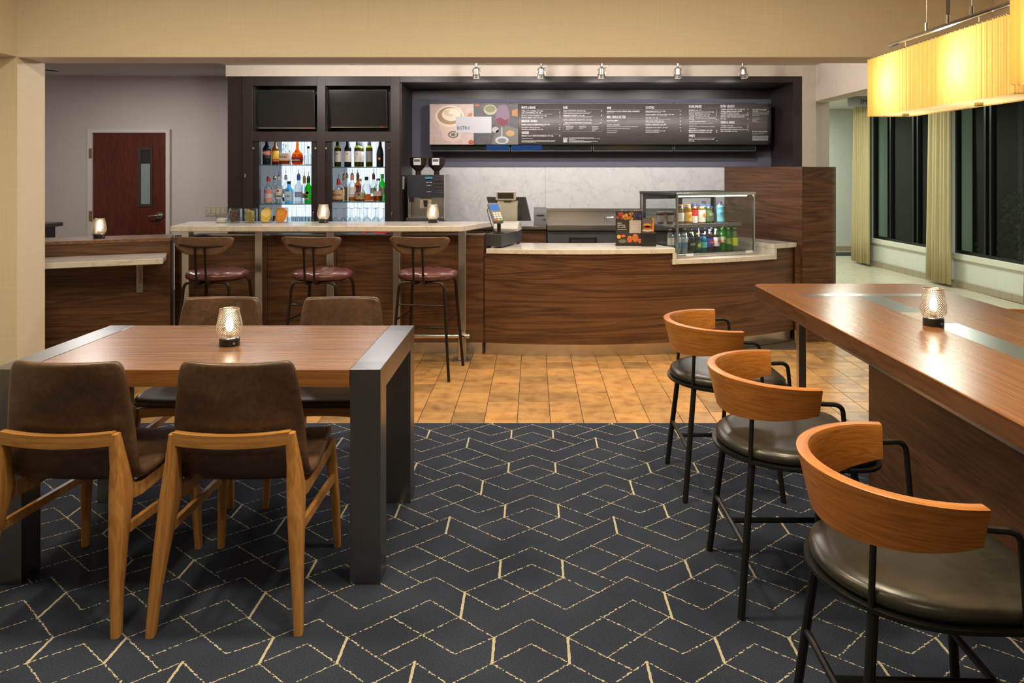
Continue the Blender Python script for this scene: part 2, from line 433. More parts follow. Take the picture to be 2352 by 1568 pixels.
def tile_mat():
    m, nt, p = newmat('end_grain_tile')
    oi = nd(nt, 'ShaderNodeObjectInfo')
    tc = nd(nt, 'ShaderNodeTexCoord')
    off = nd(nt, 'ShaderNodeVectorMath', operation='SCALE'); off.inputs[0].default_value = (91, 57, 13); lk(nt, oi.outputs['Random'], off.inputs['Scale'])
    ad = nd(nt, 'ShaderNodeVectorMath', operation='ADD'); lk(nt, tc.outputs['Object'], ad.inputs[0]); lk(nt, off.outputs[0], ad.inputs[1])
    sh = nd(nt, 'ShaderNodeTexWhiteNoise', noise_dimensions='1D'); lk(nt, oi.outputs['Random'], sh.inputs['W'])
    s2 = nd(nt, 'ShaderNodeVectorMath', operation='MULTIPLY_ADD'); s2.inputs[1].default_value = (.18, .18, 0); s2.inputs[2].default_value = (-.09, -.09, 0)
    lk(nt, sh.outputs['Color'], s2.inputs[0])
    ce = nd(nt, 'ShaderNodeVectorMath', operation='SUBTRACT'); lk(nt, tc.outputs['Object'], ce.inputs[0]); lk(nt, s2.outputs[0], ce.inputs[1])
    wb = nd(nt, 'ShaderNodeTexNoise'); wb.inputs['Scale'].default_value = 14; wb.inputs['Detail'].default_value = 3; lk(nt, ad.outputs[0], wb.inputs['Vector'])
    ln = nd(nt, 'ShaderNodeVectorMath', operation='LENGTH'); lk(nt, ce.outputs[0], ln.inputs[0])
    r = math_(nt, 'ADD', ln.outputs['Value'], math_(nt, 'MULTIPLY', wb.outputs['Fac'], .07))
    rg = math_(nt, 'ABSOLUTE', math_(nt, 'SUBTRACT', math_(nt, 'FRACT', math_(nt, 'MULTIPLY', r, 70)), .5))
    base = ramp(nt, rg, [(0, (.42, .24, .095)), (.5, (.54, .325, .14))])
    core = ramp(nt, r, [(.030, (.45, .40, .34)), (.080, (1, 1, 1))])
    sp = nd(nt, 'ShaderNodeSeparateColor'); lk(nt, sh.outputs['Color'], sp.inputs[0])
    base = mixc(nt, base, core, math_(nt, 'MULTIPLY', math_(nt, 'POWER', sp.outputs[2], 1.6), .85), 'MULTIPLY')
    sm = nd(nt, 'ShaderNodeTexNoise'); sm.inputs['Scale'].default_value = 11; sm.inputs['Detail'].default_value = 4; lk(nt, ad.outputs[0], sm.inputs['Vector'])
    base = mixc(nt, base, ramp(nt, sm.outputs['Fac'], [(.33, (.60, .55, .50)), (.56, (1, 1, 1))]), .8, 'MULTIPLY')
    tint = ramp(nt, oi.outputs['Random'], [(0, (.66, .68, .72)), (.35, (.95, .92, .88)), (.7, (1.02, 1.0, .95)), (1, (1.2, 1.1, .95))])
    lk(nt, mixc(nt, base, tint, 1.0, 'MULTIPLY'), p.inputs['Base Color'])
    p.inputs['Roughness'].default_value = .34
    bump(nt, p, rg, .05, .0008); return m

M = {}
M['wall'] = fabricwall('cream_wallcovering', (.72, .64, .50))
M['wall_grey'] = fabricwall('taupe_wallcovering', (.55, .50, .47))
M['paint'] = plain('beige_paint', (.70, .62, .52), .85, var=.03)
M['ceiling'] = plain('ceiling_paint', (.70, .64, .60), .9)
M['corr_wall'] = plain('pale_corridor_paint', (.66, .67, .60), .8, var=.03)
M['carpet'] = carpet_mat(); M['tile'] = tile_mat()
M['grout'] = plain('dark_grout', (.07, .05, .035), .9)
M['stone_tile'] = marble('cream_stone_tile', (.60, .54, .42), (.42, .37, .28), .22, .8)
M['stone_base'] = marble('sand_stone_skirting', (.40, .33, .24), (.28, .22, .15), .4, 3)
M['walnut'] = wood('walnut_veneer', (.044, .018, .008), (.150, .070, .033), 'X', .38, .55)
M['walnut_z'] = wood('walnut_veneer_upright', (.040, .016, .007), (.125, .058, .027), 'Z', .38)
M['table_wood'] = wood('table_walnut', (.125, .060, .032), (.245, .132, .074), 'X', .27, 1.3, stretch=.4)
M['edge_wood'] = wood('table_edge_oak', (.22, .085, .022), (.36, .15, .045), 'X', .4)
M['comm_wood'] = wood('cherry_tabletop', (.190, .072, .021), (.315, .132, .043), 'Y', .25, 1.0, stretch=.4)
M['comm_side'] = wood('cherry_edge', (.060, .024, .010), (.12, .052, .022), 'Y', .35)
M['comm_panel'] = wood('pedestal_walnut', (.060, .026, .012), (.13, .060, .028), 'Y', .42)
M['oak'] = wood('bent_oak', (.30, .098, .014), (.48, .185, .036), 'X', .36, 2.0, uv=True)
M['walnut_uv'] = wood('walnut_veneer_curved', (.046, .019, .008), (.155, .073, .035), 'X', .38, .55, uv=True)
M['beech'] = wood('beech_legs', (.33, .145, .038), (.50, .25, .075), 'Z', .36, 1.2)
M['beech_x'] = wood('beech_rails', (.33, .145, .038), (.50, .25, .075), 'X', .36, 1.2)
M['door_wood'] = wood('mahogany_door', (.045, .008, .004), (.115, .022, .011), 'Z', .35, 1.4)
M['dark'] = plain('dark_espresso_laminate', (.030, .021, .020), .42, var=.15)
M['dark2'] = plain('black_brown_laminate', (.016, .012, .012), .4, var=.1)
M['slate'] = fabricwall('slate_blue_panel', (.12, .12, .16), .08)
M['marble'] = marble('white_marble', (.74, .71, .67), (.42, .38, .33), .12, 1.0)
M['marble_wall'] = marble('pale_marble_slab', (.70, .70, .70), (.46, .46, .47), .16, .9)
M['steel'] = steel('brushed_steel', (.60, .585, .57), .24); M['steel_z'] = steel('brushed_steel_upright', grain='Z')
M['steel_y'] = steel('brushed_steel_long', grain='Y')
M['gunmetal'] = steel('blackened_steel', (.30, .305, .32), .33, 'Y', .06)
M['gunmetal_z'] = steel('blackened_steel_upright', (.24, .245, .26), .32, 'Z', .06)
M['chrome'] = plain('polished_metal', (.70, .69, .67), .12, 1.0)
M['satin'] = plain('satin_nickel', (.55, .53, .50), .3, 1.0)
M['black_metal'] = plain('black_powder_coat', (.012, .012, .012), .38, .3)
M['bronze_metal'] = plain('dark_bronze_tube', (.035, .028, .025), .35, .8)
M['black'] = plain('black_plastic', (.012, .012, .013), .4)
M['charcoal'] = plain('charcoal_plastic', (.045, .047, .052), .45)
M['grey'] = plain('grey_plastic', (.16, .165, .175), .5)
M['lightgrey'] = plain('light_grey_plastic', (.55, .54, .51), .5)
M['white'] = plain('white_card', (.80, .79, .76), .6)
M['screen_off'] = plain('dark_screen', (.010, .011, .012), .16)
M['leather'] = leather('brown_leather', (.036, .018, .012), (.135, .075, .043), .36)
M['leather_in'] = leather('worn_brown_leather', (.060, .034, .024), (.125, .083, .050), .34)
M['leather_red'] = leather('burgundy_leather', (.075, .022, .024), (.15, .055, .055), .30)
M['leather_black'] = leather('black_leather', (.018, .017, .014), (.045, .042, .034), .30)
M['back_wood'] = wood('stool_back_veneer', (.11, .058, .036), (.17, .095, .06), 'X', .45, .8)
M['glass'] = glassy('clear_glass', (.97, .985, .98), 1.0)
M['pane'] = glassy('window_pane', (.80, .86, .83), .42, .01)
M['case_glass'] = glassy('case_glass', (.955, .97, .965), 1.0)
M['shelf_glass'] = glassy('shelf_glass', (.80, .92, .90), 1.2)
M['shelf_edge'] = plain('green_glass_edge', (.02, .10, .09), .2)
M['curtain'] = translucent('cream_drape', (.74, .62, .36), .25)
M['shade'] = translucent('pleated_yellow_silk', (.95, .73, .30), .62)
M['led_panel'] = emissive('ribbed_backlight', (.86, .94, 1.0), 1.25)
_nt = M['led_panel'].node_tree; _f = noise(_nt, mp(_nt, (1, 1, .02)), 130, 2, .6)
lk(_nt, ramp(_nt, _f, [(.32, (.30, .36, .42)), (.55, (.80, .90, 1.0))]), [n for n in _nt.nodes if n.type == 'EMISSION'][0].inputs[0])  # shading of the ribs painted into the glow as uneven vertical stripes
M['led_strip'] = emissive('led_strip', (.92, .97, 1.0), 7.0)
M['bulb'] = emissive('warm_bulb', (1.0, .86, .66), 22.0)
M['bulb_spot'] = emissive('spot_lens', (1.0, .92, .80), 3.0)
M['brass'] = plain('aged_brass', (.45, .33, .14), .35, 1.0)
M['cream_plate'] = plain('cream_plastic', (.55, .47, .34), .5)
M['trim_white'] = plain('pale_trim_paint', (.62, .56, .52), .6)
M['sill'] = plain('cream_sill', (.70, .68, .58), .5)

# ------------------------------------------------------------------ the setting
def B(*a, **k): return MB().box(*a, **k)
floor = struct('floor', B(-6.7, 3.0, 4.363, 9.3, -.06, -.004), M['grout'], 'square end-grain wood-look tiles with dark joints')
tp = None; T = .1978
for k in range(-16, 15):
    for j in range(16):
        if j > 8 and k < 12: continue
        if tp is None:
            tp = obj('floor_tile', B(-T / 2 + .0021, T / 2 - .0021, -T / 2 + .0021, T / 2 - .0021, -.012, 0, b=.0012), M['tile'], floor); t = tp
        else:
            t = tp.copy(); COL.objects.link(t)
        t.location = (k * T, 4.363 + T * (j + .5) + .001, random.uniform(-.0006, .0004))
struct('floor', B(-3.6, 3.0, -3, 4.362, -.06, 0), M['carpet'], 'navy carpet with a cream linear hexagon pattern')
corr = struct('floor', B(3.0, 7.8, -3, 13.6, -.06, -.004), M['stone_base'], 'cream polished stone tiles')
st = None; Q = .61
cells = [(3.0 + Q * (i + .5), 6.9 + Q * (j + .5)) for i in range(4) for j in range(11)] + [(5.44 + Q * (i + .5), 12.39 + Q * (j + .5)) for i in range(3) for j in range(2)]
for x, y in cells:
    if st is None:
        st = obj('stone_tile', B(-Q / 2 + .002, Q / 2 - .002, -Q / 2 + .002, Q / 2 - .002, -.02, 0, b=.0015), M['stone_tile'], corr); t = st
    else:
        t = st.copy(); COL.objects.link(t)
    t.location = (x, y, 0)

ZB = 2.208
struct('wall_left', B(-3.8, -3.6, -3, 4.6, 0, 2.95), M['wall'])
struct('wall_back', B(-3.8, 6.6, -3.2, -3, 0, 2.95), M['wall'])
struct('ceiling', B(-3.8, 3.06, -3, 4.86, 2.95, 3.05), M['ceiling'])
struct('wall_front', B(-6.9, 2.87, 4.6, 4.86, ZB, 2.95), M['wall'], 'cream covered header beam spanning the room')
struct('wall_left', B(-3.6, -3.229, -3, 4.6, ZB, 2.95), M['wall'])
struct('soffit_lightened', B(-3.228, 2.871, 4.601, 4.859, ZB - .004, ZB), M['trim_white'], 'underside of the header beam, toned lighter in place of light')  # added thin board; its paler tone stands in for light on the soffit
struct('wall_left', B(-6.9, -3.229, 4.6, 4.86, 0, ZB), M['wall'], 'cream covered pillar at the left edge')
struct('wall_left', B(-6.9, -6.7, 4.86, 9.35, 0, 2.8), M['wall_grey'])
struct('wall_rear', B(-6.7, -3.14, 9.2, 9.35, 0, 2.8), M['wall_grey'], 'taupe wall around the red-brown door')
struct('wall_rear', B(-3.14, 3.06, 8.6, 9.35, 0, 2.75), M['wall_grey'])
struct('ceiling', B(-6.9, -3.14, 4.86, 9.35, 2.67, 2.8), M['ceiling'])
struct('ceiling', B(-3.14, 2.87, 4.86, 8.6, 2.565, 2.8), M['ceiling'])
struct('wall_rear', B(-3.14, 2.735, 7.5, 7.9, 2.454, 2.565), M['paint'])
struct('wall_right', B(2.735, 2.872, 7.49, 8.6, 0, 2.62), M['paint'])
struct('wall_right', B(2.872, 3.06, 7.62, 13.6, 0, 2.62), M['trim_white'])
struct('wall_right', B(2.872, 3.06, -3, 7.62, 2.2, 2.95), M['paint'], 'beige lintel over the opening to the window corridor')
struct('ceiling', B(3.06, 7.9, -3, 13.7, 2.62, 2.75), M['corr_wall'])
struct('wall_rear', B(3.0, 7.9, 13.6, 13.75, 0, 2.75), M['corr_wall'])
struct('baseboard_far', B(3.06, 7.8, 13.585, 13.6, 0, .09), M['stone_base'])
struct('wall_right', B(7.8, 7.9, 11.9, 13.7, 0, 2.75), M['corr_wall'])
# the window wall, slightly turned
WA = math.atan(.0554)
def Wp(s, n): return (5.285 + s * math.sin(WA) + n * math.cos(WA), 12.0 - s * math.cos(WA) + n * math.sin(WA))
def wbox(mb, s0, s1, n0, n1, z0, z1, b=0.0):
    return mb.prism([Wp(s0, n0), Wp(s1, n0), Wp(s1, n1), Wp(s0, n1)], z0, z1, b)
mb = MB()
for a_ in [(0, .45, 0, .25, 0, 2.7), (.45, 2.06, 0, .25, 0, .36), (.45, 2.06, 0, .25, 2.52, 2.7), (2.06, 2.50, -.03, .25, 0, 2.7), (2.50, 3.86, 0, .25, 0, .36), (2.50, 3.86, 0, .25, 2.52, 2.7), (3.86, 15.2, 0, .25, 0, 2.9)]:
    wbox(mb, *a_)
mb.box(5.30, 7.8, 11.9, 12.0, 0, 2.7)
struct('wall_right', mb, M['corr_wall'])
struct('wall_right', B(5.56, 7.8, 11.86, 11.899, 0, 2.7), plain('night_dark_sheet', (.03, .03, .028), .9), 'dark sheet added beyond the windows to keep the night black')  # added dark sheet, hides the lit outer wall behind the panes
wbox(mb := MB(), .45, 2.06, -.025, .12, .36, .432, .004); struct('trim_1', mb, M['sill'], 'cream window sill by the far curtain')
wbox(mb := MB(), 2.50, 3.86, -.025, .12, .36, .432, .004); struct('trim_2', mb, M['sill'], 'cream window sill of the nearer window')
M['frame_black'] = plain('black_window_frame', (.012, .012, .013), .35, .4)
for i, (s0, s1, mul) in enumerate([(.45, 2.06, [.95, 1.55, 1.66]), (2.50, 3.86, [3.08, 3.18])]):
    mb = MB()
    for a_ in [(s0, s1, .432, .47), (s0, s1, 2.48, 2.52), (s0, s0 + .04, .47, 2.48), (s1 - .04, s1, .47, 2.48)]:
        wbox(mb, a_[0], a_[1], .02, .08, a_[2], a_[3])
    wf = struct('window_%d' % (i + 1), mb, M['frame_black'], ['black framed night window behind the far curtain', 'black framed night window nearer the camera'][i])
    es = [s0 + .04] + mul + [s1 - .04]
    for q in mul:
        obj('mullion', wbox(MB(), q - .018, q + .018, .015, .085, .47, 2.48), M['frame_black'], wf)
    for a_, b_ in zip(es[:-1], es[1:]):
        if b_ - a_ > .15: obj('pane', wbox(MB(), a_ + .01, b_ - .01, .048, .054, .47, 2.48), M['pane'], wf)
bb = struct('baseboard_right', wbox(MB(), .0, 4.6, -.012, 0, 0, .085), M['grout'])
for i in range(23):
    obj('baseboard_tile', wbox(MB(), i * .2 + .002, i * .2 + .198, -.045 if 10 <= i <= 12 else -.02, -.004, 0, .088, .002), M['stone_base'], bb)
# outside
struct('ground', B(5.9, 9, 4, 11.9, -.3, -.1), plain('night_soil', (.02, .02, .015), .9))
M['leaf'] = plain('dim_leaves', (.06, .10, .03), .6, var=.3)
def shrub(label, x, y, h, n, seed):
    r = random.Random(seed); t = thing('shrub', label, 'shrub', (x, y, -.1), group='shrubs outside the windows')
    obj('stem', MB().tube([(0, 0, 0), (.02, 0, h * .4), (-.02, .03, h * .8)], [.02, .015, .006], 6), M['leaf'], t)
    mb = MB()
    for _ in range(n):
        a = r.uniform(0, 2 * PI); zz = r.uniform(.08, 1) * h; rr = r.uniform(.05, .42) * (1 - .5 * zz / h)
        p = Vector((rr * math.cos(a), rr * math.sin(a), zz)); d = Vector((r.uniform(-1, 1), r.uniform(-1, 1), r.uniform(-.2, 1))).normalized() * .06
        e = d.cross(Vector((r.random(), r.random(), r.random()))).normalized() * .02
        mb.quad(p, p + d * .5 + e, p + d, p + d * .5 - e)
    f = obj('foliage', mb, M['leaf'], t); f['kind'] = 'stuff'
shrub('dim leafy shrub outside the far window', 6.15, 10.75, 1.0, 420, 1)
shrub('dim leafy shrub outside the nearer window', 6.2, 9.35, 1.3, 520, 2)

# curtains
def curtain(label, s0, s1, z1, n=-.10, seed=0, folds=7):
    r = random.Random(seed); top, bot = [], []
    N = folds * 8
    for k in range(N + 1):
        f = k / N; s_ = s0 + (s1 - s0) * f
        d = .028 * math.sin(f * folds * 2 * PI) + .008 * math.sin(f * 17 + seed)
        top.append((*Wp(s0 + (s1 - s0) * (.06 + .88 * f), n + d * .8), z1)); bot.append((*Wp(s_, n + d * 1.15 - .02), .035 + .006 * math.sin(f * 9)))
    rows = []
    for j in range(9):
        g = j / 8; rows.append([tuple(Vector(b_).lerp(Vector(t_), g ** .8)) for b_, t_ in zip(bot, top)])
    t = thing('curtain', label, 'curtain', group='cream drapes')
    o = obj('drape', MB().loft(rows, closed=False), M['curtain'], t, ang=80)
    md = o.modifiers.new('thick', 'SOLIDIFY'); md.thickness = .004
    obj('rail', MB().tube([(*Wp(s0 - .05, n), z1 + .015), (*Wp(s1 + .05, n), z1 + .015)], .012, 8), M['black_metal'], t)
curtain('cream pleated drape at the far end of the corridor', .02, .62, 2.56, seed=1, folds=8)
curtain('cream pleated drape between the two windows', 2.10, 2.64, 2.56, n=-.11, seed=3, folds=6)
curtain('cream drape cut off by the right edge of the picture', 3.92, 4.5, 2.56, seed=5, folds=6)
single('floor_mat', B(4.9, 6.4, 12.85, 13.3, 0, .012, b=.004), plain('dark_mat', (.02, .024, .03), .95), 'dark mat on the pale floor at the corridor end', 'mat')
# hanging sign in the corridor, mostly hidden by the lintel
t = thing('corridor_sign', 'grey hanging sign behind the corridor lintel', 'sign', (0, 0, 0))
obj('board', B(4.78, 5.20, 11.2, 11.23, 2.46, 2.62, b=.004), plain('sign_grey', (.30, .29, .28), .6), t)
mb = MB(); text(mb, "IM'", 4.98, 2.50, .075, y=11.196); obj('lettering', mb, M['black'], t)

# the red-brown door
def dx(px): return (px - 1226) * .005444
def dz(py): return 1.5 + (390 - py) * .005444
mb = MB()
mb.box(dx(206), dx(217) , 9.15, 9.2, 0, dz(305)); mb.box(dx(385), dx(394), 9.15, 9.2, 0, dz(305)); mb.box(dx(206), dx(394), 9.15, 9.2, dz(305), dz(297))
door = struct('door_1', mb, M['trim_white'], 'red-brown wooden door with a narrow glazed slot in a pale frame')
leaf = obj('door_leaf', B(dx(217) + .003, dx(385) - .003, 9.165, 9.2, .005, dz(305) - .003, b=.002), M['door_wood'], door)
mb = MB()
for a_ in [(320, 328, 338, 474), (349, 354, 338, 474), (328, 349, 338, 345), (328, 349, 468, 474)]:
    mb.box(dx(a_[0]), dx(a_[1]), 9.155, 9.166, dz(a_[3]), dz(a_[2]))
vf = obj('vision_frame', mb, plain('bronze_frame', (.05, .03, .025), .4), door)
obj('pane', B(dx(328), dx(349), 9.160, 9.164, dz(468), dz(376)), plain('frosted_glass', (.22, .28, .27), .3, var=.08), vf)
obj('notice', B(dx(329), dx(348), 9.159, 9.163, dz(375.5), dz(346)), plain('black_card', (.01, .009, .008), .6), vf)
for z in (352, 495):
    obj('hinge', MB().box(dx(210), dx(216), 9.143, 9.152, dz(z) - .06, dz(z) + .06).tube([(dx(216), 9.145, dz(z) - .06), (dx(216), 9.145, dz(z) + .06)], .007, 8), M['brass'], door)
hd = obj('handle', MB().tube([(dx(371), 9.165, dz(494)), (dx(371), 9.11, dz(494))], .013, 10).tube(fillet([(dx(371), 9.11, dz(494)), (dx(361), 9.105, dz(494)), (dx(350), 9.108, dz(496))], .02), .010, 8), M['satin'], door)
obj('rose', MB().tube([(dx(371), 9.165, dz(494)), (dx(371), 9.152, dz(494))], .045, 20), M['satin'], hd)
t = thing('light_switch', 'cream four-gang switch plate on the wall by the dark cabinets', 'light switch', (-3.97, 9.2, .985))
obj('plate', B(-.135, .135, -.008, 0, -.06, .06, b=.003), M['cream_plate'], t)
for k in range(4): obj('rocker', B(-.1 + k * .058, -.066 + k * .058, -.013, -.007, -.034, .034, b=.003), plain('rocker_cream', (.62, .55, .42), .4), t)
t = thing('ceiling_light', 'round recessed light in the dark hall ceiling', 'ceiling light', (-5.67, 8.63, 2.67))
obj('trim_ring', MB().lathe([(.11, 0), (.11, -.006), (.085, -.008), (.085, 0)], 28), M['trim_white'], t)
t = thing('console_cabinet', 'dark cabinet standing behind the cream pillar', 'cabinet', (-5.35, 7.4, 0))
obj('body', B(-.5, .41, -.2, .2, 0, .92, b=.004), M['dark2'], t); obj('top', B(-.54, .47, -.23, .23, .92, .96, b=.004), M['dark'], t)

# ------------------------------------------------------------------ bar: counters
def P(px, py, Y): return ((px - 1226) * Y / 1690, Y, 1.5 - (py - 390) * Y / 1690)
# walnut front of the high bar, in panels between the posts
t = thing('bar_counter', 'dark walnut bar front with steel posts and a foot rail', 'bar counter')
xs = [-2.915, -2.16, -1.60, -1.08, -.55, -.405]
for a_, b_ in zip(xs[:-1], xs[1:]): obj('panel', B(a_ + .0015, b_ - .0015, 5.97, 6.02, .10, .968, b=.0015), M['walnut'], t)
obj('kick_plate', B(-2.74, -.42, 6.0, 6.03, 0, .10), M['steel'], t)
obj('top_rail', B(-2.76, -.405, 5.965, 6.06, .968, .978, b=.001), M['satin'], t)
obj('end_panel', B(-.43, -.405, 6.021, 6.25, .0, .967, b=.0015), M['walnut'], t)
single('marble_countertop', MB().prism([(-2.84, 5.75), (-.558, 5.75), (-.345, 6.27), (-2.93, 6.27)], 1.017, 1.061, .004), M['marble'], 'long white marble slab of the high bar', 'countertop')
for x in (-2.735, -2.16, -1.60, -1.078, -.565):
    p = obj('post', B(x - .029, x + .029, 5.77, 5.86, .008, 1.0168, b=.003), M['steel_z'], t)
    obj('base_plate', B(x - .075, x + .075, 5.74, 5.9, 0, .008, b=.002), M['steel'], p)
    obj('rail_bracket', MB().tube([(x, 5.77, .207), (x, 5.73, .207)], .012, 8).tube([(x, 5.73, .185), (x, 5.73, .235)], .007, 8), M['steel_z'], p)
obj('foot_rail', MB().tube([(-2.80, 5.73, .207), (-.50, 5.73, .207)], .019, 14), M['chrome'], t)
# lower angled counter on the left
dv = Vector((.925, .380)).normalized(); nv = Vector((-dv.y, dv.x))
fr = Vector((-2.835, 5.738)); fl = fr - dv * 1.75
t = thing('side_counter', 'walnut side counter beside the cream pillar', 'counter')
obj('body', MB().prism([tuple(fl), tuple(fr), tuple(fr + nv * .36), tuple(fl + nv * .36)], 0, .945, .002), M['walnut_uv'], t, uv=lambda v: (v.x * 1.08, v.z + 11))
obj('ledge', MB().prism([tuple(fl - nv * .006), tuple(fr - nv * .006 + dv * .004), tuple(fr + nv * .38), tuple(fl + nv * .38)], .945, .97, .002), M['table_wood'], t)
t = thing('marble_shelf', 'white marble shelf bracketed to the walnut side counter', 'shelf')
q = fr - dv * .02 - nv * .008
obj('slab', MB().prism([tuple(q), tuple(q - nv * .40), tuple(q - nv * .40 - dv * 1.14), tuple(q - dv * 1.5)], .815, .857, .004), M['marble'], t)
bk = q - dv * .19
b3 = lambda p_, z: (p_.x, p_.y, z)
br = obj('bracket', MB().bar(b3(bk - nv * .004, .56), b3(bk - nv * .004, .814), .045, .006, up=(nv.x, nv.y, 0)).bar(b3(bk, .808), b3(bk - nv * .28, .808), .04, .008).bar(b3(bk - nv * .01, .63), b3(bk - nv * .16, .806), .012, .02), M['satin'], t)
for z in (.60, .77): obj('screw', MB().tube([b3(bk - nv * .007, z), b3(bk - nv * .012, z)], .009, 10), M['chrome'], br)
for d_ in (.60, .76):
    c_ = q - dv * d_ - nv * .22
    obj('clip', MB().bar(b3(c_ - dv * .025, .806), b3(c_ + dv * .025, .806), .05, .018), M['satin'], t)

# curved service counter
AC = Vector((.35, 9.51))
def arc(R, t0, t1, n=24): return [(AC.x + R * math.sin(t0 + (t1 - t0) * k / n), AC.y - R * math.cos(t0 + (t1 - t0) * k / n)) for k in range(n + 1)]
def ring(Ro, Ri, t0, t1, n=24): return arc(Ro, t0, t1, n) + arc(Ri, t0, t1, n)[::-1]
tA = math.asin((-.40 - .35) / 3.62); tB = math.asin((2.262 - .35) / 3.6); t1_, t2_, t3_ = .219, .486, .563
t = thing('service_counter', 'curved walnut front of the low service counter', 'counter')
body = MB().prism(ring(3.62, 3.58, tA, t1_ - .006, 20), .10, .824)
body.prism(ring(3.62, 3.58, t1_ - .006, t2_ + .012, 12), .10, .734); body.prism(ring(3.62, 3.58, t2_ + .012, tB, 6), .10, .824)
obj('curved_front', body, M['walnut_uv'], t, ang=25, uv=lambda v: (math.atan2(v.x - AC.x, AC.y - v.y) * 3.6, v.z))
obj('kick_plate', MB().prism(ring(3.59, 3.56, tA, tB, 40), 0, .10), M['steel'], t, ang=25)
obj('base', MB().prism(ring(3.55, 3.2, tA + .01, tB - .04, 30), 0, .73), M['dark2'], t)
t = thing('marble_worktop', 'white marble top of the curved counter with a sunken bay', 'countertop')
E1 = Vector((1.150, 6.026)); ed = Vector((-.39, .92)).normalized(); E2 = E1 + ed * .40
obj('slab', MB().prism(arc(3.645, tA + .006, t1_ + .001, 24) + [tuple(E1), tuple(E2)] + arc(3.13, tA + .012, .195, 20)[::-1], .825, .865, .003), M['marble'], t)
obj('sunken_slab', MB().prism(arc(3.645, t1_ + .0045, t2_ - .0005, 16) + arc(2.92, .17, t2_ - .0005, 16)[::-1], .735, .775, .003), M['marble'], t)
obj('slab', MB().prism(ring(3.645, 3.02, t2_ - .0, t3_, 8), .825, .865, .003), M['marble'], t)
obj('riser', MB().prism(arc(3.645, t1_ - .005, t1_ + .004, 1) + [tuple(E1 + Vector((.004, 0))), tuple(E2 + Vector((.004, 0))), tuple(E2 - Vector((.02, 0))), tuple(E1 - Vector((.025, 0)))], .7752, .8248), M['marble'], t)
obj('riser', MB().prism(ring(3.645, 3.623, t1_ - .005, t1_ + .004, 1), .735, .7750), M['marble'], t)
obj('riser', MB().prism(ring(3.645, 2.95, t2_ , t2_ + .009, 1), .735, .8248, .0015), M['marble'], t)
# tall walnut end screen
t = thing('end_screen', 'tall walnut screen wall at the right end of the counter', 'screen')
ca, cb = (2.335, 6.40), (1.93, 7.45)
obj('side_panel', MB().prism([ca, (ca[0] + .05, ca[1] + .02), (cb[0] + .05, cb[1] + .02), cb], .0, 1.528, .002), M['walnut_uv'], t, uv=lambda v: ((Vector((v.x, v.y)) - Vector(ca)).length, v.z + 3))
pts = [(2.337, 6.398), (2.58, 6.43)] + [(2.58 + .09 * math.sin(a), 6.52 - .09 * math.cos(a)) for a in [k * PI / 16 for k in range(1, 9)]]
inn = [(2.36, 6.44), (2.575, 6.47)] + [(2.58 + .05 * math.sin(a), 6.52 - .05 * math.cos(a)) for a in [k * PI / 16 for k in range(1, 9)]]
obj('rounded_panel', MB().prism(pts + [(2.67, 7.4)] + [(2.63, 7.4)] + inn[::-1], .0, 1.526), M['walnut_uv'], t, ang=50, uv=lambda v: (v.x + v.y * .5, v.z + 7))
obj('kick_plate', B(2.28, 2.335, 6.43, 6.46, 0, .1), M['steel'], t)
obj('filler_panel', B(2.28, 2.334, 6.42, 6.45, .1, .82), M['walnut'], t)

# ------------------------------------------------------------------ back bar cabinet
def ux(px): return (px - 1226) * .004438
def uz(py): return 1.5 + (390 - py) * .004438
F0, F1 = 7.5, 7.54
t = thing('liquor_cabinet', 'dark espresso cabinet wall with two screens and lit bottle niches', 'cabinet')
def fp(name, a0, a1, p0, p1, m='dark', y0=F0, y1=F1): return obj(name, B(ux(a0), ux(a1), y0, y1, uz(p1), uz(p0), b=.0015), M[m], t)
fp('filler_panel', 520, 557, 175.2, 728, y0=7.53, y1=8.33)
for a_ in [(557.5, 580), (728, 747), (897, 918)]: fp('stile', *a_, 175.2, 728)
for a_ in [(580, 728), (747, 897)]:
    fp('rail', *a_, 175.2, 197); fp('rail', *a_, 302, 325); fp('drawer_front', *a_, 522, 728)
    o = fp('niche_back', *a_, 197.5, 302, 'dark2', 7.80, 7.82); fp('niche_floor', a_[0], a_[1], 302.2, 306, 'dark', 7.545, 7.8)
    fp('niche_ceiling', a_[0], a_[1], 193, 197, 'dark2', 7.541, 7.8)
    fp('niche_side', a_[0], a_[0] + 2, 197.5, 302, 'dark2', 7.541, 7.8); fp('niche_side', a_[1] - 2, a_[1], 197.5, 302, 'dark2', 7.541, 7.8)
M['niche_grey'] = plain('grey_gloss_side', (.035, .038, .045), .25)
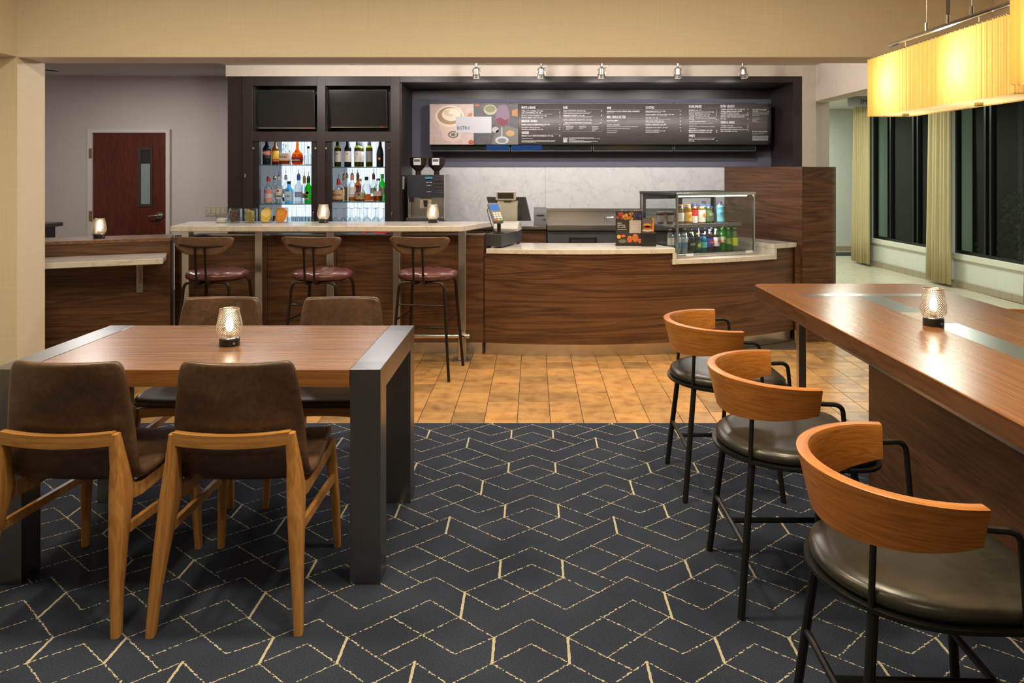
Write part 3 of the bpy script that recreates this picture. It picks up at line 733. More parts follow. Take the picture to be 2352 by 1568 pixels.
for i, (a0, a1) in enumerate([(580, 728), (747, 897)]):
    X0, X1 = ux(a0), ux(a1); zt, zb = 1.86, .90
    for s_, xx in ((1, X0), (-1, X1)):   # dark door stiles each side
        obj('door_stile', B(xx, xx + s_ * .062, 7.515, 7.56, zb, zt, b=.002), M['dark2'], t)
        obj('side_panel', B(xx + s_ * .010, xx + s_ * .020, 7.561, 8.31, zb, zt), M['niche_grey'], t)
    obj('niche_top', B(X0, X1, 7.56, 8.31, zt, zt + .015), M['dark2'], t)
    obj('bottom_shelf', B(X0 + .021, X1 - .021, 7.545, 8.31, zb - .02, zb), M['white'], t)
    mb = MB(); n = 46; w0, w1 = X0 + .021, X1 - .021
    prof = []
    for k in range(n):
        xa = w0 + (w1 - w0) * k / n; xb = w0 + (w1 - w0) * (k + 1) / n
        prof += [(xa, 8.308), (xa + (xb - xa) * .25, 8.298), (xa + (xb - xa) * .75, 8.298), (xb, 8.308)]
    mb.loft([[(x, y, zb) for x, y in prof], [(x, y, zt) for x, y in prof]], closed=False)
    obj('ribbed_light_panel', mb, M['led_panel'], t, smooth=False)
    obj('light_strip', B(w0 + .12, w1, 7.80, 7.83, zt - .012, zt - .001), M['led_strip'], t)
    for z in ((1.554, 1.152), (1.531, 1.174))[i]:
        sh = obj('glass_shelf', B(w0, w1, 7.57, 8.28, z - .009, z), M['shelf_glass'], t)
        obj('shelf_edge', B(w0, w1, 7.566, 7.57, z - .009, z), M['shelf_edge'], sh)
    for s_, xx, nm in ((1, X0, 0), (-1, X1, 1)):
        obj('lock_knob', MB().tube([(xx + s_ * .012, 7.515, 1.72), (xx + s_ * .012, 7.49, 1.72)], .011, 10), M['chrome'], t)
    obj('pull_handle', MB().tube(fillet([(X1 + (.018 if i else -.03), 7.512, .985), (X1 + (.018 if i else -.03), 7.47, .985), (X1 + (.018 if i else -.03), 7.47, 1.075), (X1 + (.018 if i else -.03), 7.512, 1.075)], .015), .005, 8), M['chrome'], t)
    area('niche_led', ((X0 + X1) / 2 + .03, 7.72, zt - .02), .25, 3.0, (.9, .96, 1.0))
M['note'] = M['white']
single('key_tag', B(ux(562), ux(565), 7.495, 7.4985, uz(407), uz(399)), M['chrome'], 'tiny metal plate on the dark stile left of the bottles', 'plate')
# steel worktop and items glimpsed under the bar slab
t = thing('steel_worktop', 'steel worktop glimpsed below the marble bar slab', 'worktop')
obj('top', B(-3.0, -1.4, 7.16, 7.49, .84, .87, b=.003), M['steel'], t); obj('front', B(-2.98, -1.42, 7.19, 7.49, 0, .84), M['dark2'], t)
M['red'] = plain('red_plastic', (.55, .02, .02), .4)
single('red_box', B(-1.58, -1.44, 7.22, 7.34, .87, .925, b=.005), M['red'], 'small red box under the bar slab behind the third stool', 'box')
single('red_cup', MB().lathe([(.03, 0), (.036, .05), (.034, .05), (.028, .003)], 16, (-1.67, 7.26, .87)), M['red'], 'little red cup beside the red box', 'cup')

# televisions
def tv(label, px0, px1, py0, py1, tilt):
    X0, X1 = ux(px0) * 7.6 / 7.5, ux(px1) * 7.6 / 7.5; z0 = 1.5 + (390 - py1) * 7.6 / 1690; z1 = 1.5 + (390 - py0) * 7.6 / 1690
    t = thing('television', label, 'television', ((X0 + X1) / 2, 7.6, z0)); t.rotation_euler = (math.radians(4), 0, math.radians(tilt))
    w_, h_ = (X1 - X0) / 2, z1 - z0
    obj('housing', B(-w_, w_, 0, .035, 0, h_, b=.004), M['black'], t)
    obj('screen', B(-w_ + .012, w_ - .012, -.001, .002, .018, h_ - .012), M['screen_off'], t)
    obj('bottom_strip', B(-w_, w_, -.003, .003, .001, .008), M['chrome'], t)
    obj('standby_light', B(w_ - .07, w_ - .045, -.005, .0, .003, .009), emissive('red_led', (1, .03, .05), 1.5), t)
    obj('mount', B(-.08, .08, .035, .17, h_ * .35, h_ * .65), M['black'], t)
tv('dark television above the liqueur bottles', 585, 724, 207, 295, 1.5)
tv('dark television above the wine bottles', 754, 891, 206, 293, -1)

# ------------------------------------------------------------------ menu alcove
AY = 8.21
t = thing('menu_alcove', 'dark framed alcove with slate panel and marble back wall', 'wall panelling')
xl, xr = ux(918), ux(1822)
obj('side_panel', B(xl, xl + .012, 7.541, AY, .0, 2.39), M['dark'], t)
obj('side_panel', B(xr, xr + .012, 7.541, AY, .0, 2.39), M['dark'], t)
obj('stile', B(xr, ux(1842), 7.5, 7.54, 0, 2.454), M['dark'], t)
obj('head_rail', B(xl + .0005, xr - .0005, 7.5, 7.54, 2.392, 2.454, b=.001), M['dark'], t)
obj('soffit', B(xl + .012, xr - .001, 7.541, AY, 2.39, 2.41), M['dark'], t)
obj('top_band', B(xl + .012, xr, AY - .002, AY + .04, 2.287, 2.39), M['dark2'], t)
obj('slate_panel', B(xl + .012, xr, AY - .01, AY + .04, 1.534, 2.287), M['slate'], t)
for a_, b_ in ((xl + .012, .125), (.127, xr)): obj('marble_slab', B(a_, b_, AY, AY + .03, .5, 1.534, b=.001), M['marble_wall'], t)
# the displays behind the printed menu
for i, (a_, b_) in enumerate([(987, 1171.5), (1173, 1360), (1361.5, 1546), (1547.5, 1736)]):
    X0, X1 = (a_ - 1226) * 8.05 / 1690, (b_ - 1226) * 8.05 / 1690
    t = thing('menu_screen', ['black display behind the coffee and wine pictures', 'black display behind the breakfast columns of the menu', 'black display behind the wine and cocktail columns', 'black display behind the snack columns of the menu'][i], 'screen', (0, 0, 0), group='displays behind the menu')
    obj('housing', B(X0, X1, 8.04, 8.12, 1.70, 2.235, b=.004), M['charcoal'], t)
    obj('screen', B(X0 + .012, X1 - .012, 8.037, 8.041, 1.715, 2.22), M['screen_off'] if i != 1 else M['screen_off'], t)
    obj('bracket', B((X0 + X1) / 2 - .1, (X0 + X1) / 2 + .1, 8.12, 8.199, 1.85, 2.1), M['black'], t)
    if i < 2:
        xa, xb = ((X1 - .26, X1 - .012), (X0 + .012, X0 + .34))[i]
        obj('lit_strip', B(xa, xb, 8.034, 8.0385, 1.716, 1.768), emissive('blue_screen_light', (.05, .16, .50), .35), t)

# the printed menu
mx = lambda px: (px - 1226) * 8 / 1690
mz = lambda py: 1.5 + (390 - py) * 8 / 1690
t = thing('menu_sign', 'long charcoal printed menu with white lettering above the counter', 'menu')
MY = 8.0
mb = MB(); N = 60; rows = []
for j in range(2):
    zz = (1.775, 2.22)[j]; rows.append([(mx(987) + (mx(1772) - mx(987)) * k / N, MY + .006 + .004 * math.sin(k * .7) * (1 if k > 16 else 0) , zz) for k in range(N + 1)])
bo = obj('board', mb.loft(rows, closed=False), plain('charcoal_print', (.085, .074, .070), .5, var=.08), t)
md = bo.modifiers.new('thick', 'SOLIDIFY'); md.thickness = .006; md.offset = 1
def flat(poly, y): return MB().add([(mx(a_), y, mz(b_)) for a_, b_ in poly], [tuple(range(len(poly)))])
def ell(cx, cy, rx, ry, n=28, a0=0, a1=2 * PI, rot=0):
    o = []
    for k in range(n):
        a = a0 + (a1 - a0) * k / (n if abs(a1 - a0 - 2 * PI) < .01 else n - 1)
        x, y = rx * math.cos(a), ry * math.sin(a)
        o.append((cx + x * math.cos(rot) - y * math.sin(rot), cy + x * math.sin(rot) + y * math.cos(rot)))
    return o
def pr(name, poly, col, lay, rough=.5, parent=None, var=0.0):
    key = 'print_%02x%02x%02x' % tuple(int(min(.999, q_) * 255) for q_ in col)
    if key not in M: M[key] = plain(key, col, rough, var=var)
    return obj(name, flat(poly, MY - .0035 - lay * .0006), M[key], parent or t, smooth=False)
pc = pr('coffee_picture', [(987, 239), (1088, 239), (1088, 332), (987, 332)], (.50, .38, .34), 0, var=.12)
pr('cup_body', [(1004, 275), (1060, 268), (1058, 318), (1040, 328), (1020, 320)], (.62, .45, .38), 1, parent=pc)
pr('cup_rim', ell(1033, 267, 33, 25), (.70, .58, .47), 2, parent=pc)
pr('coffee', ell(1033, 266, 28, 20), (.36, .22, .11), 3, parent=pc)
pr('foam', ell(1037, 263, 22, 15), (.74, .62, .48), 4, parent=pc)
pr('foam_swirl', ell(1031, 260, 12, 7, rot=.4), (.62, .48, .34), 5, parent=pc)
pr('foam_dot', ell(1038, 258, 7, 4), (.78, .68, .56), 6, parent=pc)
pr('cup_emblem', ell(1041, 309, 12, 8), (.10, .09, .08), 3, parent=pc)
pr('emblem_ring', ell(1041, 309, 8.5, 5.4), (.55, .42, .36), 4, parent=pc)
pr('emblem_core', ell(1041, 309, 5.5, 3.4), (.12, .10, .09), 5, parent=pc)
pr('nut', ell(1082, 327, 6, 6), (.35, .09, .04), 1, parent=pc); pr('nut', ell(1080, 264, 6, 4, rot=-.5), (.40, .16, .06), 1, parent=pc)
pw = pr('wine_picture', [(1088.2, 239), (1190, 239), (1190, 332), (1088.2, 332)], (.065, .062, .068), 0, var=.3)
pr('tabletop', [(1140, 300), (1165, 288), (1190, 296), (1190, 332), (1128, 332)], (.13, .12, .11), 1, parent=pw)
pr('spill', ell(1172, 306, 10, 7), (.38, .24, .10), 2, parent=pw)
pr('cork', [(1176, 253), (1189, 250), (1189, 267), (1176, 266)], (.35, .14, .04), 1, parent=pw)
pr('berry', ell(1096, 241.5, 6, 2.4), (.40, .10, .05), 1, parent=pw)
pr('white_wine_glass', ell(1126, 252, 15, 12), (.34, .33, .20), 2, parent=pw); pr('white_wine', ell(1126, 250, 12, 8), (.16, .15, .07), 3, parent=pw)
pr('glass_foot', ell(1138, 298, 8, 7), (.34, .34, .34), 1, parent=pw)
pr('red_wine_bowl', [(1141, 252), (1147, 243), (1157, 239.3), (1165, 243), (1170, 258), (1170, 276), (1165, 287), (1154, 291), (1143, 286), (1137, 275)], (.16, .10, .15), 4, parent=pw)
pr('red_wine', [(1138, 273), (1150, 270), (1160, 276), (1169, 272), (1165, 286), (1154, 290), (1143, 285)], (.13, .012, .03), 5, parent=pw)
pr('stem', [(1152, 290), (1153.6, 290), (1154, 316), (1151.6, 316)], (.50, .50, .52), 4, parent=pw)
pr('foot', ell(1153, 322, 15.5, 9), (.40, .40, .43), 3, parent=pw); pr('foot_shade', ell(1153, 323, 10, 5.5), (.16, .16, .18), 4, parent=pw)
ti = pr('title_card', [(1047, 268), (1129, 268), (1129, 305.5), (1047, 305.5)], (.46, .46, .50), 7)
mb = MB(); text(mb, 'BISTRO', mx(1050.5), mz(298), .038, mx(1080.5) - mx(1050.5), MY - .0088, bold=.01); obj('title_lettering', mb, M['charcoal'], ti)
M['ink'] = plain('white_ink', (.82, .81, .80), .5); M['ink2'] = plain('grey_ink', (.50, .49, .48), .5); M['rule'] = plain('gold_rule', (.25, .22, .16), .5)
TY = MY - .0048
def column(x, x1, heads, items, tiny, rules):
    h, it, tn, ru = MB(), MB(), MB(), MB()
    for s_, y, w_ in heads: text(h, s_, mx(x), mz(y + 2.6), .0265, w_ * 8 / 1690, TY, bold=.012)
    for s_, y, pr_ in items:
        wd = len(s_) * 1.82
        text(it, s_, mx(x), mz(y + 1.2), .0112, wd * 8 / 1690, TY, bold=.012)
        if pr_: text(it, pr_, mx(x1), mz(y + 1.2), .0112, None, TY, 'R', bold=.012)
    for y, w_ in tiny:
        a_ = x
        rr = random.Random(int(y * 10))
        while a_ < x + w_ - 1:
            l = rr.uniform(1.5, 4.5); l = min(l, x + w_ - a_)
            tn.quad((mx(a_), TY, mz(y - .45)), (mx(a_ + l), TY, mz(y - .45)), (mx(a_ + l), TY, mz(y + .45)), (mx(a_), TY, mz(y + .45))); a_ += l + .7
    for y in rules: ru.quad((mx(x), TY, mz(y - .2)), (mx(x1), TY, mz(y - .2)), (mx(x1), TY, mz(y + .2)), (mx(x), TY, mz(y + .2)))
    for nm, q_, m_ in (('heading_lettering', h, 'ink'), ('item_lettering', it, 'ink'), ('small_print', tn, 'ink2'), ('rule_line', ru, 'rule')):
        if q_.v: obj(nm, q_, M[m_], t, smooth=False)['kind'] = 'stuff'
column(1198, 1287, [('FRUITS & GRAINS', 247, 32), ('BREAKFAST BOARDS', 278, 36), ('GRIDDLED', 304.6, 17)],
       [('STEEL CUT OATMEAL | 310 CAL', 254.8, '6'), ('THE CONTINENTAL | 340 CAL', 259, '10'), ('FRUIT & YOGURT PARFAIT | 310 CAL', 266, '8'), ('FRUIT & BERRY CUP | 110 CAL', 270.4, '7'),
        ('BAGEL: PLAIN OR EVERYTHING | 430 CAL', 285.7, '6'), ('AVOCADO TOAST | 380 CAL', 292.7, '10'), ('MORNING FLATBREAD | 570 CAL', 297, '10'), ('FRENCH TOAST WITH STRAWBERRIES | 570 CAL', 312, '13')],
       [(262, 70), (288.8, 55), (318, 26), (322.4, 79), (324.4, 76), (326.4, 33)], [251.2, 281, 308.2])
column(1294, 1383, [('EGGS', 247, 9.5)], [('EGGS YOUR WAY* | 390-580 CAL', 254.6, '12'), ('BREAKFAST BURRITO | 710 CAL', 265, '12'), ('BISTRO BREAKFAST SANDWICH* | 510 CAL', 275.4, '10')],
       [(257.7, 64), (260.6, 60), (268.2, 68), (271, 64), (285, 84), (287, 15)], [251.2, 278.2, 302.6])
column(1296.5, 1381, [], [('CRAFT YOUR OWN BOWL* | 510-650 CAL', 282, '12')], [], [])
column(1300, 1320, [], [], [(290.5, 18), (293, 17), (295.4, 16), (298, 9)], []); column(1330, 1350, [], [], [(290.5, 16), (293, 17), (295.4, 10)], []); column(1360, 1378, [], [], [(290.5, 14), (293, 15), (295.4, 16), (298, 12), (300, 7)], [])
mb = MB()
for xx in (1294, 1324, 1353, 1382.7): mb.quad((mx(xx), TY, mz(278.2 if xx in (1294, 1382.7) else 289)), (mx(xx + .35), TY, mz(278.2 if xx in (1294, 1382.7) else 289)), (mx(xx + .35), TY, mz(302.6 if xx in (1294, 1382.7) else 300)), (mx(xx), TY, mz(302.6 if xx in (1294, 1382.7) else 300)))
obj('box_line', mb, M['rule'], t, smooth=False)
column(1294, 1304, [("KIDS'", 319, 9.5), ('MENU', 324.5, 9.5)], [], [], [])
column(1307, 1382, [], [], [(316.5, 58), (318.5, 72), (320.5, 14), (322.5, 34), (324.5, 66), (326.5, 50)], [])
column(1394, 1474.6, [('WINE', 248, 9.5), ('BEER, CIDER & SELTZER', 268.8, 43)], [('SPARKLING | ROSE | WHITE | RED | DESSERTS', 255.7, ''), ('REGIONAL BEERS', 276.8, ''), ('ALWAYS AVAILABLE', 286.8, '')],
       [(259.6, 17), (280.3, 20), (291, 71), (295.5, 54), (300.2, 25), (304.3, 22)], [252, 272.7])
column(1482.7, 1564, [('COCKTAILS', 247, 20)], [('FRESH MARGARITA | 170 CAL', 255.4, '12'), ('BLACK CHERRY OLD FASHIONED | 210 CAL', 263, '14'), ('PALOMA | 170 CAL', 270.7, '12'), ('NEW YORK SOUR | 220 CAL', 278, '13'), ('ESPRESSO MARTINI | 230 CAL', 285.5, '14'), ('A BOLD BLOODY MARY | 170 CAL', 293, '12'), ('TROPICAL BREEZE | 110 CAL', 300.5, '9')],
       [(258.6, 35), (266.2, 49), (273.6, 57), (281.2, 44), (288.8, 45), (296.4, 33), (303.8, 31)], [251.6])
column(1582, 1647, [('SOCIAL SNACKS', 244.6, 29), ('SWEETS', 311.8, 14)], [('HUMMUS | 340 CAL', 252.9, '9'), ('FRENCH FRIES & DIP DUO | 590 CAL', 257.3, '8'), ('SKILLET MEATBALLS | 540 CAL', 261.8, '14'), ('LOADED TOT SKINS | 480 CAL', 266.4, '10'), ('GRILLED CHICKEN & BACON QUESADILLA', 270.9, ''), ('890 CAL', 275, '14'), ('CLASSIC CHICKEN WINGS', 279.3, ''), ('MARGHERITA FLATBREAD | 570 CAL', 299.2, '13'), ('PEPPERONI FLATBREAD | 640 CAL', 303.5, '14'), ('DARK CHOCOLATE & SEA SALT COOKIE', 319.3, ''), ('390 CAL', 323.5, '4')],
       [(283.4, 55), (287.2, 18), (291, 60), (295, 18)], [248.6, 315.4])
column(1655, 1719, [('BISTRO CLASSICS', 244, 32), ('GREENS & GRAINS', 281, 32)], [('TURKEY AVOCADO B.L.T. | 680 CAL', 251, '15'), ('THREE CHEESE GRILLED CHEESE', 255.6, ''), ('& TOMATO SOUP | 920 CAL', 259.7, '14'), ('GRILLED CHICKEN SANDWICH | 550 CAL', 264, '15'), ('BUFFALO FRIED CHICKEN SANDWICH', 268.4, ''), ('780 CAL', 273, '15'), ('CAESAR | 310 CAL', 288.6, '12'), ('MODERN COBB SALAD | 560 CAL', 293, '15'), ('MEDITERRANEAN GRAIN BOWL | 520 CAL', 297.5, '13'), ('ADD CHICKEN | 150 CAL', 301.6, '5')], [], [247.7, 284.3])
column(1728, 1766, [], [('THE BISTRO BURGER*', 252.4, ''), ('710 CAL', 256.3, '15'), ('IF THEY CAN SATISFY', 302.2, '')], [(259.6, 36), (262.4, 37), (265.3, 15), (271, 20), (274, 16), (276.8, 9), (279.4, 14), (307.4, 27), (312.4, 37), (314.4, 36), (316.4, 38), (318.4, 37), (320.4, 35), (322.4, 38)], [248.6, 281.6])

# ------------------------------------------------------------------ track lights
t = thing('light_track', 'slim ceiling track above the menu alcove', 'light track')
obj('rail', B(-1.02, 2.3, 7.085, 7.115, 2.548, 2.565, b=.002), M['lightgrey'], t)
obj('end_cap', B(-1.025, -1.02, 7.083, 7.117, 2.547, 2.565), M['satin'], t)
heads = [(1094, 0, 'first spotlight on the track, above the coffee picture'), (1243, 4, 'second spotlight on the track, above the breakfast column'), (1382, 2, 'middle spotlight on the track, above the wine column'), (1557, -3, 'fourth spotlight on the track, above the cocktail column'), (1706, -14, 'last spotlight on the track, tilted, nearest the corridor')]
lb = []
for px, tl, lab in heads:
    x = (px - 1226) * 7.1 / 1690
    t = thing('track_spotlight', lab, 'spotlight', (x, 7.1, 2.548), group='spotlights on the track')
    obj('adapter', B(-.035, .035, -.016, .016, -.022, 0, b=.003), M['satin'], t)
    obj('stem', MB().tube([(0, 0, -.022), (0, 0, -.05)], .012, 10), M['satin'], t)
    obj('yoke', MB().tube(fillet([(-.042, 0, -.135), (-.040, 0, -.085), (0, 0, -.048), (.040, 0, -.085), (.042, 0, -.135)], .03), .0035, 6), M['chrome'], t)
    obj('cable', MB().tube(fillet([(.01, 0, -.03), (.05, .0, -.04), (.05, 0, -.06), (.012, 0, -.07)], .02), .003, 6), M['satin'], t)
    can = obj('can', MB().lathe([(.018, 0), (.026, -.006), (.028, -.05), (.031, -.055), (.031, -.062), (.038, -.070), (.038, -.100), (.034, -.102)], 22), M['satin'], t, loc=(0, 0, -.062))
    can.rotation_euler = (math.radians(14), math.radians(tl), 0)
    obj('lens', MB().lathe([(.033, -.1015), (.033, -.103)], 20), M['bulb_spot'], can)
    spot('track_beam', (x, 7.13, 2.36), (x * .98, 8.1, 1.72), 24, (1.0, .93, .88), 95, .9, .03)

# ------------------------------------------------------------------ dining table
t = thing('dining_table', 'walnut dining table between two blackened steel frames', 'table', (-1.26, 3.04, 0))
hx, hy = .705, .377
obj('tabletop', B(-hx + .112, hx - .112, -hy, hy, .716, .778, b=.002), M['table_wood'], t)
for s_ in (-1, 1): obj('edge_band', B(-hx + .112, hx - .112, s_ * (hy + .0025), s_ * (hy - .0005), .716, .777), M['edge_wood'], t)
for s_ in (-1, 1):
    x0, x1 = sorted((s_ * hx, s_ * (hx - .110)))
    f = obj('frame_beam', B(x0, x1, -hy + .1045, hy - .1045, .690, .7785), M['gunmetal'], t)
    for q in (-1, 1): obj('leg', B(x0, x1, q * hy, q * (hy - .105), 0, .7785, b=.0012), M['gunmetal_z'], t)
    obj('fixing_tab', B(s_ * (hx - .11), s_ * (hx - .16), -.05, .05, .69, .714, b=.002), M['gunmetal'], t)

# ------------------------------------------------------------------ dining chairs
def make_chair(label):
    t = thing('dining_chair', label, 'chair', group='leather dining chairs around the walnut table')
    prof = [(.285, .448, .205), (.262, .466, .214), (.18, .462, .222), (.06, .448, .234), (-.05, .438, .238), (-.115, .444, .238), (-.152, .472, .236), (-.170, .53, .230), (-.180, .62, .221), (-.190, .72, .211), (-.198, .81, .198), (-.201, .842, .190), (-.2015, .857, .172)]
    rows = []; nu = 14
    for i, (y, z, w_) in enumerate(prof):
        row = []
        back = max(0, min(1, (z - .45) / .12)) if i > 5 else 0
        for k in range(nu + 1):
            u = -1 + 2 * k / nu
            row.append((w_ * u, y + back * .038 * u * u, z + (1 - back) * .016 * abs(u) ** 3 * (1 if i > 1 else .4)))
        rows.append(row)
    sh = obj('seat_shell', MB().loft(rows, closed=False), M['leather'], t, ang=180)
    m1 = sh.modifiers.new('thick', 'SOLIDIFY'); m1.thickness = .034; m1.offset = 0
    m2 = sh.modifiers.new('soft', 'SUBSURF'); m2.levels = 2; m2.render_levels = 2
    def leg(path, name='leg'):
        rings = []
        for (x, y, z, wx, wy) in path: rings.append([(x + a * wx / 2, y + b * wy / 2, z) for a, b in rrect(-1, 1, -1, 1, .5, 2)])
        obj(name, MB().loft(rings), M['beech'], t, ang=60)
    for s_ in (-1, 1):
        leg([(s_ * .236, -.278, 0, .028, .034), (s_ * .228, -.262, .14, .034, .042), (s_ * .214, -.226, .32, .047, .066), (s_ * .206, -.200, .43, .050, .092), (s_ * .200, -.204, .52, .042, .056), (s_ * .190, -.214, .628, .032, .032)])
        leg([(s_ * .230, .276, 0, .024, .026), (s_ * .222, .268, .2, .032, .036), (s_ * .206, .254, .40, .040, .046), (s_ * .203, .25, .436, .040, .046)])
        obj('side_rail', MB().loft([[(s_ * .205 + a, y, z + b * h) for a, b in ((-.014, -1), (.014, -1), (.014, 1), (-.014, 1))] for y, z, h in ((-.20, .425, .030), (-.10, .402, .022), (.08, .406, .020), (.20, .412, .022), (.25, .41, .028))]), M['beech'], t, ang=60)
        obj('stretcher', MB().bar((s_ * .217, -.235, .305), (s_ * .219, .258, .285), .016, .030), M['beech'], t)
    rr = []
    for k in range(9):
        u = -1 + 2 * k / 8; rr.append([(u * .190, -.217 - .012 * (1 - u * u) + a, .614 - .010 * (1 - u * u) + b) for a, b in ((-.013, -.021), (.013, -.021), (.013, .021), (-.013, .021))])
    obj('back_rail', MB().loft(rr), M['beech_x'], t, ang=60)
    rr = []
    for k in range(9):
        u = -1 + 2 * k / 8; rr.append([(u * .2, .256 + a, .412 + .012 * (1 - u * u) + b) for a, b in ((-.012, -.020), (.012, -.020), (.012, .018), (-.012, .018))])
    obj('front_rail', MB().loft(rr), M['beech_x'], t, ang=60)
    return t
ch = make_chair('brown leather dining chair at the near side of the table, right of the pair')
ch.location = (-1.005, 2.655, 0); ch.rotation_euler = (0, 0, math.radians(1.5))
dup(ch, 'brown leather dining chair cut by the left edge of the picture', (-1.57, 2.655, 0), math.radians(-2))
dup(ch, 'brown leather dining chair facing the camera, behind the lamp on the walnut table', (-1.575, 3.545, 0), PI)
dup(ch, 'brown leather dining chair facing the camera, at the steel-framed right end of the table', (-.965, 3.545, 0), PI + .02)

# ------------------------------------------------------------------ bar stools
def make_barstool(label):
    t = thing('bar_stool', label, 'bar stool', group='burgundy stools along the high marble bar')
    # seat: channelled pad
    n = 40; R = lambda a: .215 * (1 + .04 * math.cos(2 * a)) 
    def ringz(k, z, flute=0): 
        o = []
        for i in range(n):
            a = 2 * PI * i / n; r = R(a) * k
            x, y = r * math.cos(a), r * math.sin(a) * .96
            o.append((x, y, z + (flute * abs(math.sin((x / .215) * 2.5 * PI)) if flute else 0)))
        return o
    mb = MB().loft([ringz(.80, .700), ringz(.97, .706), ringz(1.0, .722), ringz(.985, .740, .004), ringz(.90, .748, .010), ringz(.70, .752, .014), ringz(.45, .752, .014), ringz(.2, .752, .014), ringz(.03, .752, .014)])
    obj('seat', mb, M['leather_red'], t, ang=60)
    obj('seat_base', MB().loft([ringz(.78, .690), ringz(.80, .700)]), M['bronze_metal'], t)
    for s_ in (-1, 1):
        for q in (-1, 1):
            obj('leg', MB().tube(fillet([(s_ * .05, q * .15, .692), (s_ * .165, q * .165, .690), (s_ * .215, q * .215, 0)], .05, 6), .011, 8), M['bronze_metal'], t)
    L = lambda s_, q, z: (s_ * (.165 + .05 * (1 - z / .69)), q * (.165 + .05 * (1 - z / .69)), z)
    obj('crossbar', MB().tube([L(-1, -1, .53), L(1, -1, .53)], .007, 8), M['bronze_metal'], t)
    for s_ in (-1, 1): obj('crossbar', MB().tube([L(s_, -1, .42), L(s_, 1, .42)], .007, 8), M['bronze_metal'], t)
    obj('footrest', MB().tube([L(-1, 1, .29), L(1, 1, .29)], .009, 8), M['bronze_metal'], t)
    # backrest
    W = [(0, .105), (.06, .135), (.16, .162), (.3, .184), (.5, .203), (.7, .217), (.86, .222), (.94, .216), (.985, .203), (1, .185)]
    rows = []; m_ = 12
    for v, w_ in W:
        rows.append([(w_ * (-1 + 2 * k / m_), -.235 - .025 * v + .05 * ((-1 + 2 * k / m_) * w_ / .222) ** 2, .898 + .125 * v) for k in range(m_ + 1)])
    o = obj('backrest', MB().loft(rows, closed=False), M['back_wood'], t, ang=60); md = o.modifiers.new('thick', 'SOLIDIFY'); md.thickness = .010; md.offset = 0
    rows2 = [[(x * .985, y + .012, z) for x, y, z in r] for r in rows]
    o = obj('back_pad', MB().loft(rows2, closed=False), M['leather_red'], t, ang=60); md = o.modifiers.new('thick', 'SOLIDIFY'); md.thickness = .014; md.offset = 0
    yb = lambda x: -.262 + .05 * (x / .222) ** 2 
    obj('back_bracket', MB().tube([(x, yb(x) - .002, .956 + .012 * (x / .16) ** 2) for x in [-.16 + .04 * k for k in range(9)]], .0055, 8), M['bronze_metal'], t)
    for s_ in (-1, 1):
        obj('upright', MB().tube(fillet([(s_ * .035, -.02, .688), (s_ * .035, -.235, .682), (s_ * .035, yb(.035) - .003, .958)], .05, 6), .008, 8), M['bronze_metal'], t)
    return t
bs = make_barstool('burgundy bar stool beside the side counter, leftmost at the high bar')
bs.location = (-2.345, 5.455, 0); bs.rotation_euler = (0, 0, math.radians(-3))
dup(bs, 'burgundy bar stool in the middle of the high bar', (-1.565, 5.455, 0), math.radians(-6))
dup(bs, 'burgundy bar stool with legs showing on the tiles, rightmost at the high bar', (-.785, 5.455, 0), math.radians(-8))

